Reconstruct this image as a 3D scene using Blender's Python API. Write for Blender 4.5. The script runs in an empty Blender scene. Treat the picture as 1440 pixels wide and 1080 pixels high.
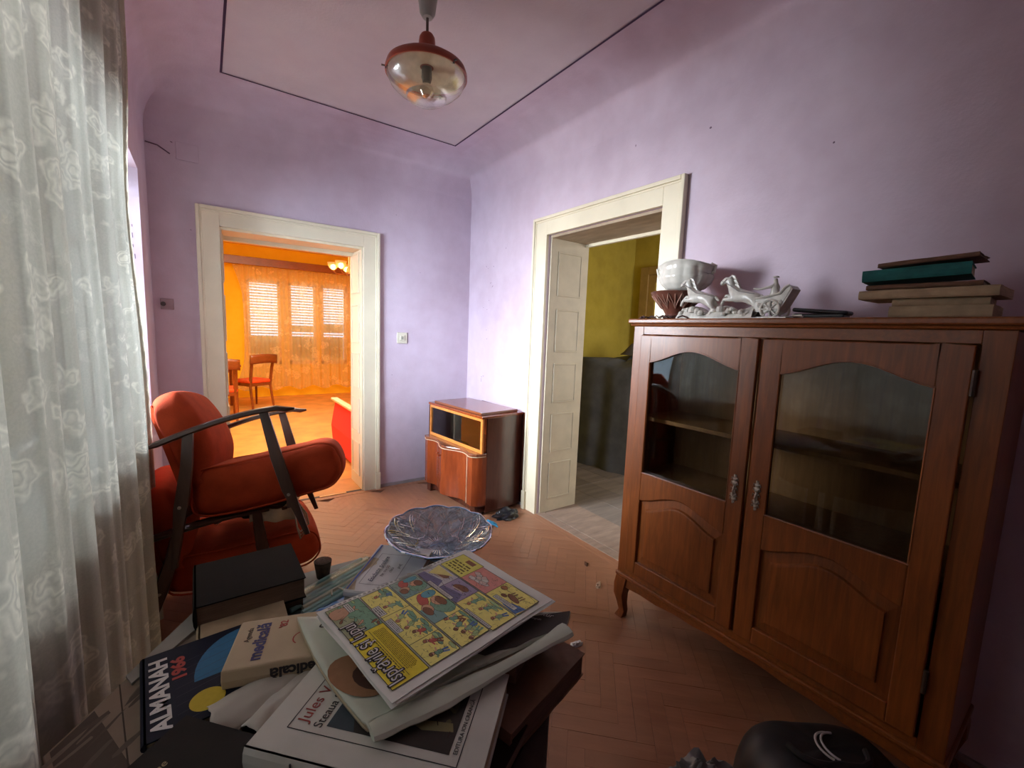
import bpy, bmesh, math, random
from mathutils import Matrix, Vector, noise
R = math.radians
random.seed(7)
C = bpy.context.scene.collection
sc = bpy.context.scene

# ---------------------------------------------------------------- camera, sky, lights, exposure
def make_camera():
    f, yaw, pit, rol = 606.7, 0.6188, -0.1172, 0.0377
    fw = Vector((math.sin(yaw)*math.cos(pit), math.cos(yaw)*math.cos(pit), math.sin(pit)))
    r = Vector((math.cos(yaw), -math.sin(yaw), 0)); u = r.cross(fw)
    r2 = math.cos(rol)*r + math.sin(rol)*u; u2 = -math.sin(rol)*r + math.cos(rol)*u
    m = Matrix((r2, u2, -fw)).transposed().to_4x4(); m.translation = (-2.0676, -3.6619, 1.40)
    cd = bpy.data.cameras.new('camera'); cd.sensor_width = 36; cd.lens = f/1440*36; cd.clip_start = .02
    o = bpy.data.objects.new('camera', cd); C.objects.link(o); o.matrix_world = m
    sc.camera = o
make_camera()
w = bpy.data.worlds.new('sky'); sc.world = w; w.use_nodes = True
w.node_tree.nodes['Background'].inputs[0].default_value = (.62, .80, 1, 1)
w.node_tree.nodes['Background'].inputs[1].default_value = 2.2
def area(name, loc, direction, sx, sy, power, col, spread=180):
    l = bpy.data.lights.new(name, 'AREA'); l.shape = 'RECTANGLE'; l.size = sx; l.size_y = sy
    l.energy = power; l.color = col; l.spread = R(spread)
    o = bpy.data.objects.new(name, l); C.objects.link(o); o.location = loc
    o.rotation_euler = Vector(direction).to_track_quat('-Z', 'Y').to_euler()
    return o
area('window_daylight', (-3.65, -.25, 1.95), (1, -.18, -.36), 1.5, 1.4, 350, (.92, .94, 1), 106)
area('window_daylight_side', (-3.25, -1.75, 1.8), (1, .62, -.42), 1.2, 1.2, 125, (.72, .83, 1), 95)
area('window_daylight_near', (-3.35, -2.75, 1.95), (1, .10, -.40), 1.5, 1.3, 165, (.95, .96, 1), 160)
area('yellow_room_fill', (-1.2, 2.6, 2.75), (.1, .1, -1), 2.6, 3.2, 200, (1, .86, .58))  # unseen overhead area lamp, added to brighten the yellow room
area('yellow_room_window_sky', (-.5, 6.7, 1.6), (0, -1, -.05), 3.4, 2.4, 150, (1, .93, .78))
area('mustard_room_fill', (1.5, -3.0, 1.6), (.05, 1, -.12), 1.3, 1.3, 30, (.95, .95, 1))  # added fill inside the mustard room, out of view; no window is built there
sc.view_settings.view_transform = 'Standard'; sc.view_settings.look = 'None'
sc.view_settings.gamma = 1; sc.view_settings.use_curve_mapping = False
sc.view_settings.exposure = 0.12
sc.cycles.use_denoising = True
sc.cycles.max_bounces = 10; sc.cycles.diffuse_bounces = 5; sc.cycles.transparent_max_bounces = 16
sc.cycles.sample_clamp_indirect = 6

# ---------------------------------------------------------------- mesh building
I4 = Matrix.Identity(4)
def TR(x=0, y=0, z=0, rz=0, rx=0, ry=0):
    return Matrix.Translation((x, y, z)) @ Matrix.Rotation(R(rz), 4, 'Z') @ Matrix.Rotation(R(ry), 4, 'Y') @ Matrix.Rotation(R(rx), 4, 'X')
class G:
    def __init__(s): s.v = []; s.f = []; s.c = []
    def add(s, vs, fs, M=I4, col=None):
        n = len(s.v); s.v += [tuple(M @ Vector(p)) for p in vs]
        s.f += [tuple(n+i for i in f) for f in fs]; s.c += [col]*len(fs); return s
    def box(s, x0, x1, y0, y1, z0, z1, M=I4, col=None):
        v = [(x, y, z) for z in (z0, z1) for y in (y0, y1) for x in (x0, x1)]
        return s.add(v, [(0,2,3,1), (4,5,7,6), (0,1,5,4), (2,6,7,3), (0,4,6,2), (1,3,7,5)], M, col)
    def prism(s, pts, z0, z1, M=I4, col=None):
        n = len(pts); a = sum(pts[i][0]*pts[(i+1)%n][1]-pts[(i+1)%n][0]*pts[i][1] for i in range(n))
        if a < 0: pts = pts[::-1]
        v = [(x, y, z0) for x, y in pts] + [(x, y, z1) for x, y in pts]
        fs = [tuple(range(n))[::-1], tuple(range(n, 2*n))] + [(i, (i+1)%n, n+(i+1)%n, n+i) for i in range(n)]
        return s.add(v, fs, M, col)
    def loft(s, rings, cap=True, closed=True, M=I4, col=None):
        n = len(rings[0]); v = [p for r in rings for p in r]; fs = []
        for k in range(len(rings)-1):
            for i in range(n if closed else n-1):
                j = (i+1) % n; fs.append((k*n+i, k*n+j, (k+1)*n+j, (k+1)*n+i))
        if cap: fs += [tuple(range(n))[::-1], tuple(range((len(rings)-1)*n, len(rings)*n))]
        return s.add(v, fs, M, col)
    def lathe(s, prof, n=32, M=I4, col=None, cap=False):
        return s.loft([[(r*math.cos(2*math.pi*i/n), r*math.sin(2*math.pi*i/n), z) for i in range(n)] for r, z in prof], cap, True, M, col)
    def tube(s, pts, rad, n=8, M=I4, col=None, flat=1.0):
        pts = [Vector(p) for p in pts]; rings = []
        if not hasattr(rad, '__len__'): rad = [rad]*len(pts)
        up = Vector((0, 0, 1))
        for i, p in enumerate(pts):
            t = (pts[min(i+1, len(pts)-1)] - pts[max(i-1, 0)]).normalized()
            if i == 0:
                up = Vector((0, 0, 1)) if abs(t.z) < .9 else Vector((1, 0, 0))
            a = t.cross(up).normalized(); b = a.cross(t).normalized(); up = b
            rings.append([tuple(p + rad[i]*(math.cos(2*math.pi*k/n)*a + flat*math.sin(2*math.pi*k/n)*b)) for k in range(n)])
        return s.loft(rings, True, True, M, col)
    def grid(s, fn, nu, nv, M=I4, col=None, thick=0):
        v = [fn(i/nu, j/nv) for j in range(nv+1) for i in range(nu+1)]
        fs = [(j*(nu+1)+i, j*(nu+1)+i+1, (j+1)*(nu+1)+i+1, (j+1)*(nu+1)+i) for j in range(nv) for i in range(nu)]
        return s.add(v, fs, M, col)
    def mesh(s, name, mat, smooth=False, ang=None):
        me = bpy.data.meshes.new(name); me.from_pydata(s.v, [], s.f); me.materials.append(mat)
        if any(c is not None for c in s.c):
            at = me.color_attributes.new('Print', 'FLOAT_COLOR', 'CORNER'); k = 0
            for p in me.polygons:
                c = s.c[p.index] or (1, 1, 1)
                for _ in p.loop_indices: at.data[_].color = (*c, 1)
        if smooth: me.polygons.foreach_set('use_smooth', [True]*len(me.polygons))
        me.validate(); me.update()
        if smooth and ang: me.set_sharp_from_angle(angle=R(ang))
        return me
def obj(name, g, mat, parent=None, smooth=False, ang=35, bev=0, M=None, label=None, kind=None, sub=0, solid=0):
    me = g.mesh(name, mat, smooth, ang) if isinstance(g, G) else g
    o = bpy.data.objects.new(name, me); C.objects.link(o)
    if parent is not None: o.parent = parent
    if M is not None: o.matrix_local = M
    if solid:
        m = o.modifiers.new('thickness', 'SOLIDIFY'); m.thickness = solid; m.offset = 0
    if bev:
        m = o.modifiers.new('bevel', 'BEVEL'); m.width = bev; m.segments = 2; m.limit_method = 'ANGLE'; m.angle_limit = R(40)
    if sub:
        m = o.modifiers.new('subdivision', 'SUBSURF'); m.levels = m.render_levels = sub
    if label: o['label'] = label
    if kind: o['kind'] = kind
    return o
def tag(o, label, cat, group=None):
    o['label'] = label; o['category'] = cat
    if group: o['group'] = group
    return o
def thing(name, label, cat, M=I4, group=None):
    o = bpy.data.objects.new(name, None); C.objects.link(o); o.matrix_world = M; o.empty_display_size = .05
    return tag(o, label, cat, group)
def struct(name, M=I4, g=None, mat=None, **k):
    if g is None:
        o = bpy.data.objects.new(name, None); C.objects.link(o); o.matrix_world = M
    else: o = obj(name, g, mat, **k)
    o['kind'] = 'structure'; return o
def parts(name, boxes, mat, parent, **k):
    for b in boxes: obj(name, G().box(*b), mat, parent, **k)
def dup(root, M, label, group=None):
    r = root.copy(); C.objects.link(r); r.matrix_world = M; r['label'] = label
    if group: r['group'] = group
    for ch in list(root.children):
        c = ch.copy(); C.objects.link(c); c.parent = r
        for g2 in ch.children:
            d = g2.copy(); C.objects.link(d); d.parent = c
    return r
def skin(name, pts, edges, rad, mat, parent, sub=2, M=None):
    me = bpy.data.meshes.new(name); me.from_pydata(pts, edges, []); me.materials.append(mat)
    o = bpy.data.objects.new(name, me); C.objects.link(o)
    m = o.modifiers.new('skin', 'SKIN'); m.use_smooth_shade = True
    for i, r in enumerate(rad):
        sv = me.skin_vertices[0].data[i]; sv.radius = (r, r) if not hasattr(r, '__len__') else r; sv.use_root = (i == 0)
    m2 = o.modifiers.new('subdivision', 'SUBSURF'); m2.levels = m2.render_levels = sub
    bpy.context.view_layer.update()
    ev = o.evaluated_get(bpy.context.evaluated_depsgraph_get())
    me2 = bpy.data.meshes.new_from_object(ev); me2.name = name
    if not me2.materials: me2.materials.append(mat)
    bpy.data.objects.remove(o); me2.polygons.foreach_set('use_smooth', [True]*len(me2.polygons))
    return obj(name, me2, mat, parent, M=M)
def text(body, size, mat, parent, M, name='lettering', bold=0, align='LEFT', sx=1, shear=0):
    cu = bpy.data.curves.new(name, 'FONT'); cu.body = body; cu.size = size; cu.extrude = .0001; cu.offset = bold
    cu.align_x = align; cu.shear = shear; cu.resolution_u = 3
    t = bpy.data.objects.new(name, cu); C.objects.link(t)
    bpy.context.view_layer.update()
    me = bpy.data.meshes.new_from_object(t.evaluated_get(bpy.context.evaluated_depsgraph_get())); me.name = name
    bpy.data.objects.remove(t); me.materials.clear(); me.materials.append(mat)
    for v in me.vertices: v.co.x *= sx
    return obj(name, me, mat, parent, M=M)

# ---------------------------------------------------------------- materials
def newmat(name):
    m = bpy.data.materials.new(name); m.use_nodes = True
    nt = m.node_tree; return m, nt, nt.nodes['Principled BSDF']
def ramp(nt, src, stops):
    r = nt.nodes.new('ShaderNodeValToRGB'); e = r.color_ramp.elements
    while len(e) > 1: e.remove(e[-1])
    e[0].position = stops[0][0]; e[0].color = (*stops[0][1], 1)
    for p, c in stops[1:]:
        x = e.new(p); x.color = (*c, 1)
    nt.links.new(src, r.inputs[0]); return r.outputs[0]
def tex(nt, scale, stretch=(1, 1, 1), detail=4, kind='NOISE', dist=0, rough=.55, coord='Object'):
    tc = nt.nodes.new('ShaderNodeTexCoord'); mp = nt.nodes.new('ShaderNodeMapping'); mp.inputs['Scale'].default_value = stretch
    nt.links.new(tc.outputs[coord], mp.inputs[0])
    if kind == 'NOISE':
        n = nt.nodes.new('ShaderNodeTexNoise'); n.inputs['Scale'].default_value = scale; n.inputs['Detail'].default_value = detail
        n.inputs['Distortion'].default_value = dist; n.inputs['Roughness'].default_value = rough
        nt.links.new(mp.outputs[0], n.inputs['Vector']); return n.outputs[0]
    if dist:
        nn = nt.nodes.new('ShaderNodeTexNoise'); nn.inputs['Scale'].default_value = scale*2.2; nn.inputs['Detail'].default_value = 2; nt.links.new(mp.outputs[0], nn.inputs['Vector'])
        va = nt.nodes.new('ShaderNodeVectorMath'); va.operation = 'MULTIPLY_ADD'; va.inputs[1].default_value = (dist,)*3
        nt.links.new(nn.outputs[1], va.inputs[0]); nt.links.new(mp.outputs[0], va.inputs[2]); vec = va.outputs[0]
    else: vec = mp.outputs[0]
    n = nt.nodes.new('ShaderNodeTexVoronoi'); n.inputs['Scale'].default_value = scale; n.feature = 'F1'
    nt.links.new(vec, n.inputs['Vector']); return n.outputs['Distance']
def bump(nt, b, src, strength, dist=.01):
    n = nt.nodes.new('ShaderNodeBump'); n.inputs['Strength'].default_value = strength; n.inputs['Distance'].default_value = dist
    nt.links.new(src, n.inputs['Height']); nt.links.new(n.outputs[0], b.inputs['Normal'])
def mixc(nt, fac, a, b, mode='MIX'):
    n = nt.nodes.new('ShaderNodeMix'); n.data_type = 'RGBA'; n.blend_type = mode
    for s, i in ((fac, 0), (a, 6), (b, 7)):
        if isinstance(s, (int, float)): n.inputs[i].default_value = s
        elif isinstance(s, tuple): n.inputs[i].default_value = (*s, 1)
        else: nt.links.new(s, n.inputs[i])
    return n.outputs[2]
def plain(name, col, rough=.6, var=.15, scale=9, stretch=(1, 1, 1), metal=0, bmp=0, rnd=0, spec=.5, bs=None, sheen=0):
    m, nt, b = newmat(name)
    t = tex(nt, scale, stretch)
    c = ramp(nt, t, [(.3, tuple(x*(1-var) for x in col)), (.7, tuple(min(1, x*(1+var)) for x in col))])
    if rnd:
        oi = nt.nodes.new('ShaderNodeObjectInfo')
        r2 = ramp(nt, oi.outputs['Random'], [(0, (1-rnd,)*3), (1, (1+rnd*.6,)*3)]); c = mixc(nt, 1.0, c, r2, 'MULTIPLY')
    nt.links.new(c, b.inputs['Base Color'])
    b.inputs['Roughness'].default_value = rough; b.inputs['Metallic'].default_value = metal; b.inputs['Specular IOR Level'].default_value = spec
    if sheen: b.inputs['Sheen Weight'].default_value = sheen; b.inputs['Sheen Roughness'].default_value = .5
    if bmp: bump(nt, b, tex(nt, bs or scale*5, stretch), bmp, .004)
    return m
def wood(name, dark, light, stretch=(1, 1, 1), rough=.32, scale=26, bmp=.08, coat=.0):
    m, nt, b = newmat(name)
    fine = tex(nt, scale, stretch, 8, dist=.6, rough=.65); broad = tex(nt, 3, (1, 1, .6), 2)
    c = ramp(nt, fine, [(.3, dark), (.52, tuple((a+b_)/2 for a, b_ in zip(dark, light))), (.72, light)])
    c = mixc(nt, .35, c, ramp(nt, broad, [(.3, tuple(x*.6 for x in dark)), (.7, tuple(min(1, x*1.15) for x in light))]))
    nt.links.new(c, b.inputs['Base Color']); b.inputs['Roughness'].default_value = rough
    b.inputs['Coat Weight'].default_value = coat; b.inputs['Coat Roughness'].default_value = .15
    bump(nt, b, fine, bmp, .002); return m
def glassmat(name, tint=(1, 1, 1), refl=.9, base=.04, rough=.03):
    m, nt, b = newmat(name); nt.nodes.remove(b)
    tr = nt.nodes.new('ShaderNodeBsdfTransparent'); tr.inputs[0].default_value = (*tint, 1)
    gl = nt.nodes.new('ShaderNodeBsdfGlossy'); gl.inputs['Roughness'].default_value = rough
    fr = nt.nodes.new('ShaderNodeFresnel'); fr.inputs[0].default_value = 1.5
    mt = nt.nodes.new('ShaderNodeMath'); mt.operation = 'MULTIPLY_ADD'; mt.inputs[1].default_value = refl; mt.inputs[2].default_value = base
    nt.links.new(fr.outputs[0], mt.inputs[0]); mx = nt.nodes.new('ShaderNodeMixShader')
    nt.links.new(mt.outputs[0], mx.inputs[0]); nt.links.new(tr.outputs[0], mx.inputs[1]); nt.links.new(gl.outputs[0], mx.inputs[2])
    nt.links.new(mx.outputs[0], nt.nodes['Material Output'].inputs[0]); return m
def wallmat(name, base, stain, light, top=None):
    m, nt, b = newmat(name)
    big = tex(nt, 1.1, (1, 1, .7), 5); mid = tex(nt, 7, (1, 1, 1), 6); fine = tex(nt, 70, (1, 1, 1), 3)
    c = ramp(nt, big, [(.3, stain), (.5, base), (.75, light)])
    c = mixc(nt, .25, c, ramp(nt, mid, [(.35, stain), (.65, light)]))
    nt.links.new(c, b.inputs['Base Color']); b.inputs['Roughness'].default_value = .9; b.inputs['Specular IOR Level'].default_value = .2
    bump(nt, b, fine, .25, .004); return m
def emit(name, col, s):
    m, nt, b = newmat(name); b.inputs['Base Color'].default_value = (*col, 1)
    b.inputs['Emission Color'].default_value = (*col, 1); b.inputs['Emission Strength'].default_value = s; return m
lilac = wallmat('lilac_distemper', (.57, .46, .54), (.48, .37, .43), (.65, .545, .62))
ceilm = wallmat('ceiling_distemper', (.60, .53, .56), (.53, .45, .49), (.64, .57, .58))
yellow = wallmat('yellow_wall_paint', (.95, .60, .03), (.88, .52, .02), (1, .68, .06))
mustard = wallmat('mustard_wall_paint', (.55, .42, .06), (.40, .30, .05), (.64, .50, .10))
cream = plain('cream_gloss_paint', (.72, .64, .47), .42, .05, 5, bmp=.05, bs=40)
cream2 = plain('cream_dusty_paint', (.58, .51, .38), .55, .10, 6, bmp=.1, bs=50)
linem = plain('dark_painted_line', (.05, .02, .06), .8, .2)
def printmat():
    m, nt, b = newmat('printed_paper'); a = nt.nodes.new('ShaderNodeVertexColor'); a.layer_name = 'Print'
    t = tex(nt, 90, detail=3); c = mixc(nt, .22, a.outputs[0], ramp(nt, t, [(.3, (.45, .42, .35)), (.7, (1, 1, 1))]), 'MULTIPLY')
    nt.links.new(c, b.inputs['Base Color']); b.inputs['Roughness'].default_value = .75; return m
printm = printmat()
ink = plain('black_ink', (.03, .025, .03), .7, .1)
# ================================================================ the room
XL, YB, H = -2.335, -4.7, 2.875
LIN = .374
# --- parquet floor: herringbone blocks
parq_m, nt, b_ = newmat('worn_parquet')
gr = tex(nt, 30, (1, .12, 1), 6, dist=.5, rough=.6); dust = tex(nt, 2.2, detail=7, coord='Object')
oi = nt.nodes.new('ShaderNodeObjectInfo'); ge = nt.nodes.new('ShaderNodeNewGeometry')
c = ramp(nt, gr, [(.3, (.21, .085, .045)), (.7, (.33, .145, .08))])
c = mixc(nt, 1, c, ramp(nt, oi.outputs['Random'], [(0, (.82, .80, .78)), (1, (1.08, 1.07, 1.06))]), 'MULTIPLY')
mp = nt.nodes.new('ShaderNodeTexNoise'); mp.inputs['Scale'].default_value = 2.6; mp.inputs['Detail'].default_value = 9
nt.links.new(ge.outputs['Position'], mp.inputs['Vector'])
c = mixc(nt, ramp(nt, mp.outputs[0], [(.36, (.12, .12, .12)), (.68, (.7, .7, .7))]), c, (.40, .205, .12))
nt.links.new(c, b_.inputs['Base Color']); nt.links.new(ramp(nt, mp.outputs[0], [(.35, (.34,)*3), (.65, (.6,)*3)]), b_.inputs['Roughness'])
bump(nt, b_, gr, .12, .002)
floor = struct('floor', g=G().box(XL-.35, .30, YB, .12, -.12, -.012), mat=plain('floor_joint_dirt', (.14, .07, .045), .9))
BL, BW = .30, .06
blk = {}
for rot in (0, 1):
    g = G(); g.box(-BL/2+.0004, BL/2-.0004, -BW/2+.0004, BW/2-.0004, -.012, 0)
    if rot: g.v = [(-y, x, z) for x, y, z in g.v]
    blk[rot] = g.mesh('parquet_block', parq_m)
blocks = []
ca, sa = math.cos(R(45)), math.sin(R(45))
n = int(BL/BW)
for a in range(-90, 90):
    for k in range(-16, 16):
        # herringbone: steps of one width diagonally, rows offset by two lengths
        for rot in (0, 1):
            if rot == 0: x = a*BW + k*2*BL*0 + BL/2; y = a*BW + BW/2
            else: x = a*BW - BW/2 ; y = a*BW + BL/2 
            x += k*BL ; y -= k*BL
            X = ca*x - sa*y*1.0; Y = sa*x + ca*y
            blocks.append((X, Y, rot))
cam = Vector((-2.07, -3.66))
sel = []
for X, Y, rot in blocks:
    if XL < X < -.01 and -4.2 < Y < .0: sel.append((X, Y, rot))
def seen(p):
    d = Vector(p[:2])-cam; az = math.degrees(math.atan2(d.x, d.y)); return -16 < az < 88 and d.length > .9
vis = sorted([p for p in sel if seen(p)], key=lambda p: (Vector(p[:2])-cam).length)
R45 = Matrix.Rotation(R(45), 4, 'Z')
rest = G()
def hid(p):   # under the table and the chairs
    return p[0] < -1.62 and p[1] < -.95
vis2 = [p for p in vis if not hid(p)]
keep = set(vis2[:300])
for p in keep:
    o = bpy.data.objects.new('parquet_block', blk[p[2]]); C.objects.link(o); o.parent = floor
    o.matrix_local = Matrix.Translation((p[0], p[1], random.uniform(-.0006, .0006))) @ R45 @ TR(rx=random.uniform(-.25, .25), ry=random.uniform(-.1, .1))
for p in sel:
    if p in keep: continue
    M = Matrix.Translation((p[0], p[1], 0)) @ R45
    v = [tuple(q.co) for q in blk[p[2]].vertices]; rest.add(v, [tuple(f.vertices) for f in blk[p[2]].polygons], M)
obj('parquet_field', rest, parq_m, floor, kind='stuff')
for a, b, c_, d_ in ((-.030, -.001, -4.6, -.03), (-.060, -.032, -4.6, -.06), (-2.30, -.03, -.030, -.001), (-2.30, -.06, -.060, -.032)):
    obj('border_strip', G().box(a, b, c_, d_, -.010, .0024), parq_m, floor)
# --- walls
def wall_with_hole(name, u0, u1, h0, h1, ztop, ht, t0, t1, axis, mat, zb=-.12, sill=None):
    g = G()
    def bx(a, b, z0, z1):
        if axis == 'y': g.box(a, b, t0, t1, z0, z1)
        else: g.box(t0, t1, a, b, z0, z1)
    bx(u0, h0, zb, ht); bx(h1, u1, zb, ht); bx(h0, h1, ztop, ht)
    if sill is not None: bx(h0, h1, zb, sill)
    return struct(name, g=g, mat=mat)
wall_back = wall_with_hole('wall_back', XL-.36, .0, -1.963, -.997, 2.05, 2.95, 0, .30, 'y', lilac)
wall_right = wall_with_hole('wall_right', YB, .30, -2.129, -1.152, 2.117, 2.95, 0, .33, 'x', lilac)
wall_left = wall_with_hole('wall_left', YB, 0, -3.3, -.47, 2.21, 2.95, XL-.36, XL, 'x', lilac, sill=.88)
wall_front = struct('wall_front', g=G().box(XL-.36, .33, YB-.2, YB, -.12, 2.95), mat=lilac)
# painted border band, line and coved ceiling
g = G(); rings = []
for k in range(9):
    a = k/8*math.pi/2; off = .27*(1-math.cos(a)); z = H-.27+.27*math.sin(a)
    rings.append([(XL+off, YB+off, z), (-off, YB+off, z), (-off, -off, z), (XL+off, -off, z)])
g.loft([r[::-1] for r in rings], cap=False)
obj_c = struct('trim_1', g=g, mat=lilac, smooth=True, ang=60)
g = G(); o1 = .27; x0, x1, y0, y1 = XL+.40, -LIN, YB+LIN, -LIN
A, B = (XL+o1, -o1, YB+o1, -o1), (x0, x1, y0, y1)
def ring4(a, b, z):
    pa = [(a[0], a[2], z), (a[1], a[2], z), (a[1], a[3], z), (a[0], a[3], z)]; pb = [(b[0], b[2], z), (b[1], b[2], z), (b[1], b[3], z), (b[0], b[3], z)]
    return pa+pb, [(i, (i+1)%4, 4+(i+1)%4, 4+i) for i in range(4)]
struct('trim_2', g=G().add(*ring4(A, (x0-.002, x1+.002, y0-.002, y1+.002), H)), mat=lilac)
ceiling = struct('ceiling', g=G().box(XL-.3, .3, YB, .3, H+.002, H+.12), mat=ceilm)
obj('painted_line', G().add(*ring4((x0-.006, x1+.006, y0-.006, y1+.006), (x0+.006, x1-.006, y0+.006, y1-.006), H-.001)), linem, ceiling, label='dark plum painted border line')
struct('baseboard_back', g=G().box(-.87, -.0, -.012, 0, 0, .028).box(XL, -2.09, -.012, 0, 0, .028), mat=plain('grey_skirting', (.30, .26, .27), .6))
struct('baseboard_right', g=G().box(-.012, 0, -.99, 0, 0, .028).box(-.012, 0, YB, -2.27, 0, .028), mat=bpy.data.materials['grey_skirting'])
# scuffs in the plaster (chips of their own shape)
chip = plain('plaster_chip', (.16, .10, .14), .9, .3)
g = G(); rr = random.Random(3)
def mark(g, wall, u, z, w, h, a=0):
    cs, sn = math.cos(a), math.sin(a); pts = []
    for k in range(7):
        t = 2*math.pi*k/7; r = rr.uniform(.6, 1); p, q = r*w*math.cos(t)/2, r*h*math.sin(t)/2
        pts.append((u+cs*p-sn*q, z+sn*p+cs*q))
    if wall == 'B': g.add([(-.0008, p, q) for p, q in pts], [tuple(range(7))])
    else: g.add([(p, -.0008, q) for p, q in pts], [tuple(range(7))[::-1]])
for u, z, w_, h_, a in [(-.30, 1.98, .02, .008, 1), (-.33, 1.96, .012, .006, 0), (-.42, 1.97, .014, .006, 1), (-.38, 1.83, .03, .006, 2.4), (-.41, 1.80, .03, .006, 2.5), (-.36, 1.68, .008, .01, 0),
        (-.27, 1.62, .014, .006, 0), (-.33, 1.60, .01, .006, 0), (-.33, 1.42, .01, .008, 0), (-.34, 1.34, .01, .008, 0), (-.27, .99, .02, .008, .3), (-.265, .96, .006, .05, 0), (-.30, 1.0, .04, .005, 0),
        (-2.36, 2.44, .018, .012, 0), (-2.9, 2.2, .01, .01, 0), (-1.9, 2.5, .008, .016, 0), (-.6, 2.1, .006, .02, 0)]:
    mark(g, 'B', u, z, w_, h_, a)
obj('plaster_chips', g, chip, wall_right, kind='stuff')
g = G()
for u, z, w_, h_, a in [(-2.2, 2.53, .02, .008, -.3), (-2.12, 2.0, .012, .006, -.5), (-.72, 2.35, .008, .008, 0), (-.5, 1.9, .006, .01, 0), (-.75, 1.0, .01, .008, 0), (-.3, .3, .02, .006, .2)]:
    mark(g, 'A', u, z, w_, h_, a)
g.tube([(-2.33, -.004, 2.50), (-2.27, -.012, 2.49), (-2.21, -.004, 2.455)], .004, 6)
obj('plaster_chips', g, chip, wall_back, kind='stuff')
# flaking paint strokes on the window jamb
g = G()
for k in range(9):
    z = 1.9-k*.06+rr.uniform(-.015, .015); x = -2.37+rr.uniform(-.006, .006); h_ = rr.uniform(.01, .03)
    g.add([(x, -.4708, z), (x+.004, -.4708, z), (x+.003, -.4708, z+h_), (x-.001, -.4708, z+h_)], [(0, 1, 2, 3)])
obj('paint_flakes', g, chip, wall_left, kind='stuff')
# --- door surrounds
def casing(g_board, g_bead, u0, u1, i0, i1, zt, it, axis):
    def bx(g, a, b, z0, z1, t):
        if axis == 'y': g.box(a, b, -t, 0, z0, z1)
        else: g.box(-t, 0, a, b, z0, z1)
    bw = .022
    for g, t in ((g_board, .022),):
        bx(g, u0+bw, i0, 0, zt-bw, t); bx(g, i1, u1-bw, 0, zt-bw, t); bx(g, i0, i1, it, zt-bw, t)
    bx(g_bead, u0, u0+bw, 0, zt, .036); bx(g_bead, u1-bw, u1, 0, zt, .036); bx(g_bead, u0+bw, u1-bw, zt-bw, zt, .036)
    bx(g_bead, u0+bw, u0+bw+.012, .16, zt-bw-.012, .028); bx(g_bead, u1-bw-.012, u1-bw, .16, zt-bw-.012, .028); bx(g_bead, u0+bw, u1-bw, zt-bw-.012, zt-bw, .028)
    for a, b in ((u0-.006, u0+.035), (u1-.035, u1+.006)): bx(g_bead, a, b, 0, .15, .040)
PZ = [(2.0, 1.70), (1.58, 1.28), (1.17, .89), (.78, .50), (.39, .12)]
def reveal(parent, axis, fixed, t0, t1, ztop, sgn, mat, n=5):
    "lining board on one jamb, face at FIXED looking along sgn, with raised panels"
    g = G()
    def bx(g, d0, d1, a, b, z0, z1):
        d0, d1 = sorted((fixed+sgn*d0, fixed+sgn*d1))
        if axis == 'y': g.box(d0, d1, a, b, z0, z1)
        else: g.box(a, b, d0, d1, z0, z1)
    bx(g, 0, .012, t0, t1, 0, ztop); obj('lining_board', g, mat, parent, bev=.002)
    w = t1-t0; a, b = t0+w*.22, t1-w*.22
    for z1, z0 in PZ[:n]:
        g = G(); bx(g, .012, .016, a, b, z0, z1)
        bx(g, .012, .021, a-.012, a, z0-.012, z1+.012); bx(g, .012, .021, b, b+.012, z0-.012, z1+.012)
        bx(g, .012, .021, a, b, z0-.012, z0); bx(g, .012, .021, a, b, z1, z1+.012)
        obj('panel', g, mat, parent, bev=.002)
fm0 = plain('doorway_floor_wood', (.50, .22, .07), .45, .22, 4, bmp=.1)
door_1 = struct('door_1')
gb, gd = G(), G(); casing(gb, gd, -2.094, -.866, -1.963, -.997, 2.171, 2.048, 'y')
obj('casing_board', gb, cream, door_1, bev=.002); obj('casing_bead', gd, cream, door_1, bev=.004)
reveal(door_1, 'y', -.997, .0, .34, 2.048, -1, cream); reveal(door_1, 'y', -1.963, .0, .34, 2.048, 1, cream)
obj('head_lining', G().box(-1.951, -1.009, 0, .34, 2.030, 2.048), cream, door_1)
obj('head_stop', G().box(-1.951, -1.009, .24, .27, 2.0, 2.030).box(-1.951, -1.0, .30, .36, 2.01, 2.030), cream, door_1)
obj('threshold', G().box(-1.96, -1.0, 0.0, .03, -.012, .0045), plain('dark_threshold', (.03, .02, .03), .6), door_1, label='dark gap strip under the doorway')
obj('sill_board', G().box(-1.951, -1.009, .03, .36, -.012, .004), fm0, door_1)
obj('threshold_strip', G().box(-1.35, -1.14, -.004, .016, .0045, .008), plain('worn_brass', (.7, .5, .25), .35, metal=.6), door_1, label='worn light metal strip')
door_2 = struct('door_2')
gb, gd = G(), G(); casing(gb, gd, -2.262, -1.001, -2.129, -1.152, 2.247, 2.117, 'x')
obj('casing_board', gb, cream, door_2, bev=.002); obj('casing_bead', gd, cream, door_2, bev=.004)
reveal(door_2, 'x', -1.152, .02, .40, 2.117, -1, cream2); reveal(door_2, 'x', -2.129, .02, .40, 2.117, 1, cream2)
obj('head_lining', G().box(.02, .40, -2.117, -1.164, 2.10, 2.117), plain('dusty_wood_soffit', (.36, .27, .18), .7, .2, 6, (4, 1, 1)), door_2)
obj('head_stop', G().box(.36, .385, -2.117, -1.164, 2.078, 2.10), cream, door_2)
dusty = plain('dusty_board', (.27, .19, .145), .7, .25, 5, (1, 4, 1), bmp=.2)
obj('threshold', G().box(.0, .07, -2.129, -1.152, -.012, .006).box(.08, .40, -2.129, -1.152, -.012, .004), dusty, door_2, bev=.003)
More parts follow.
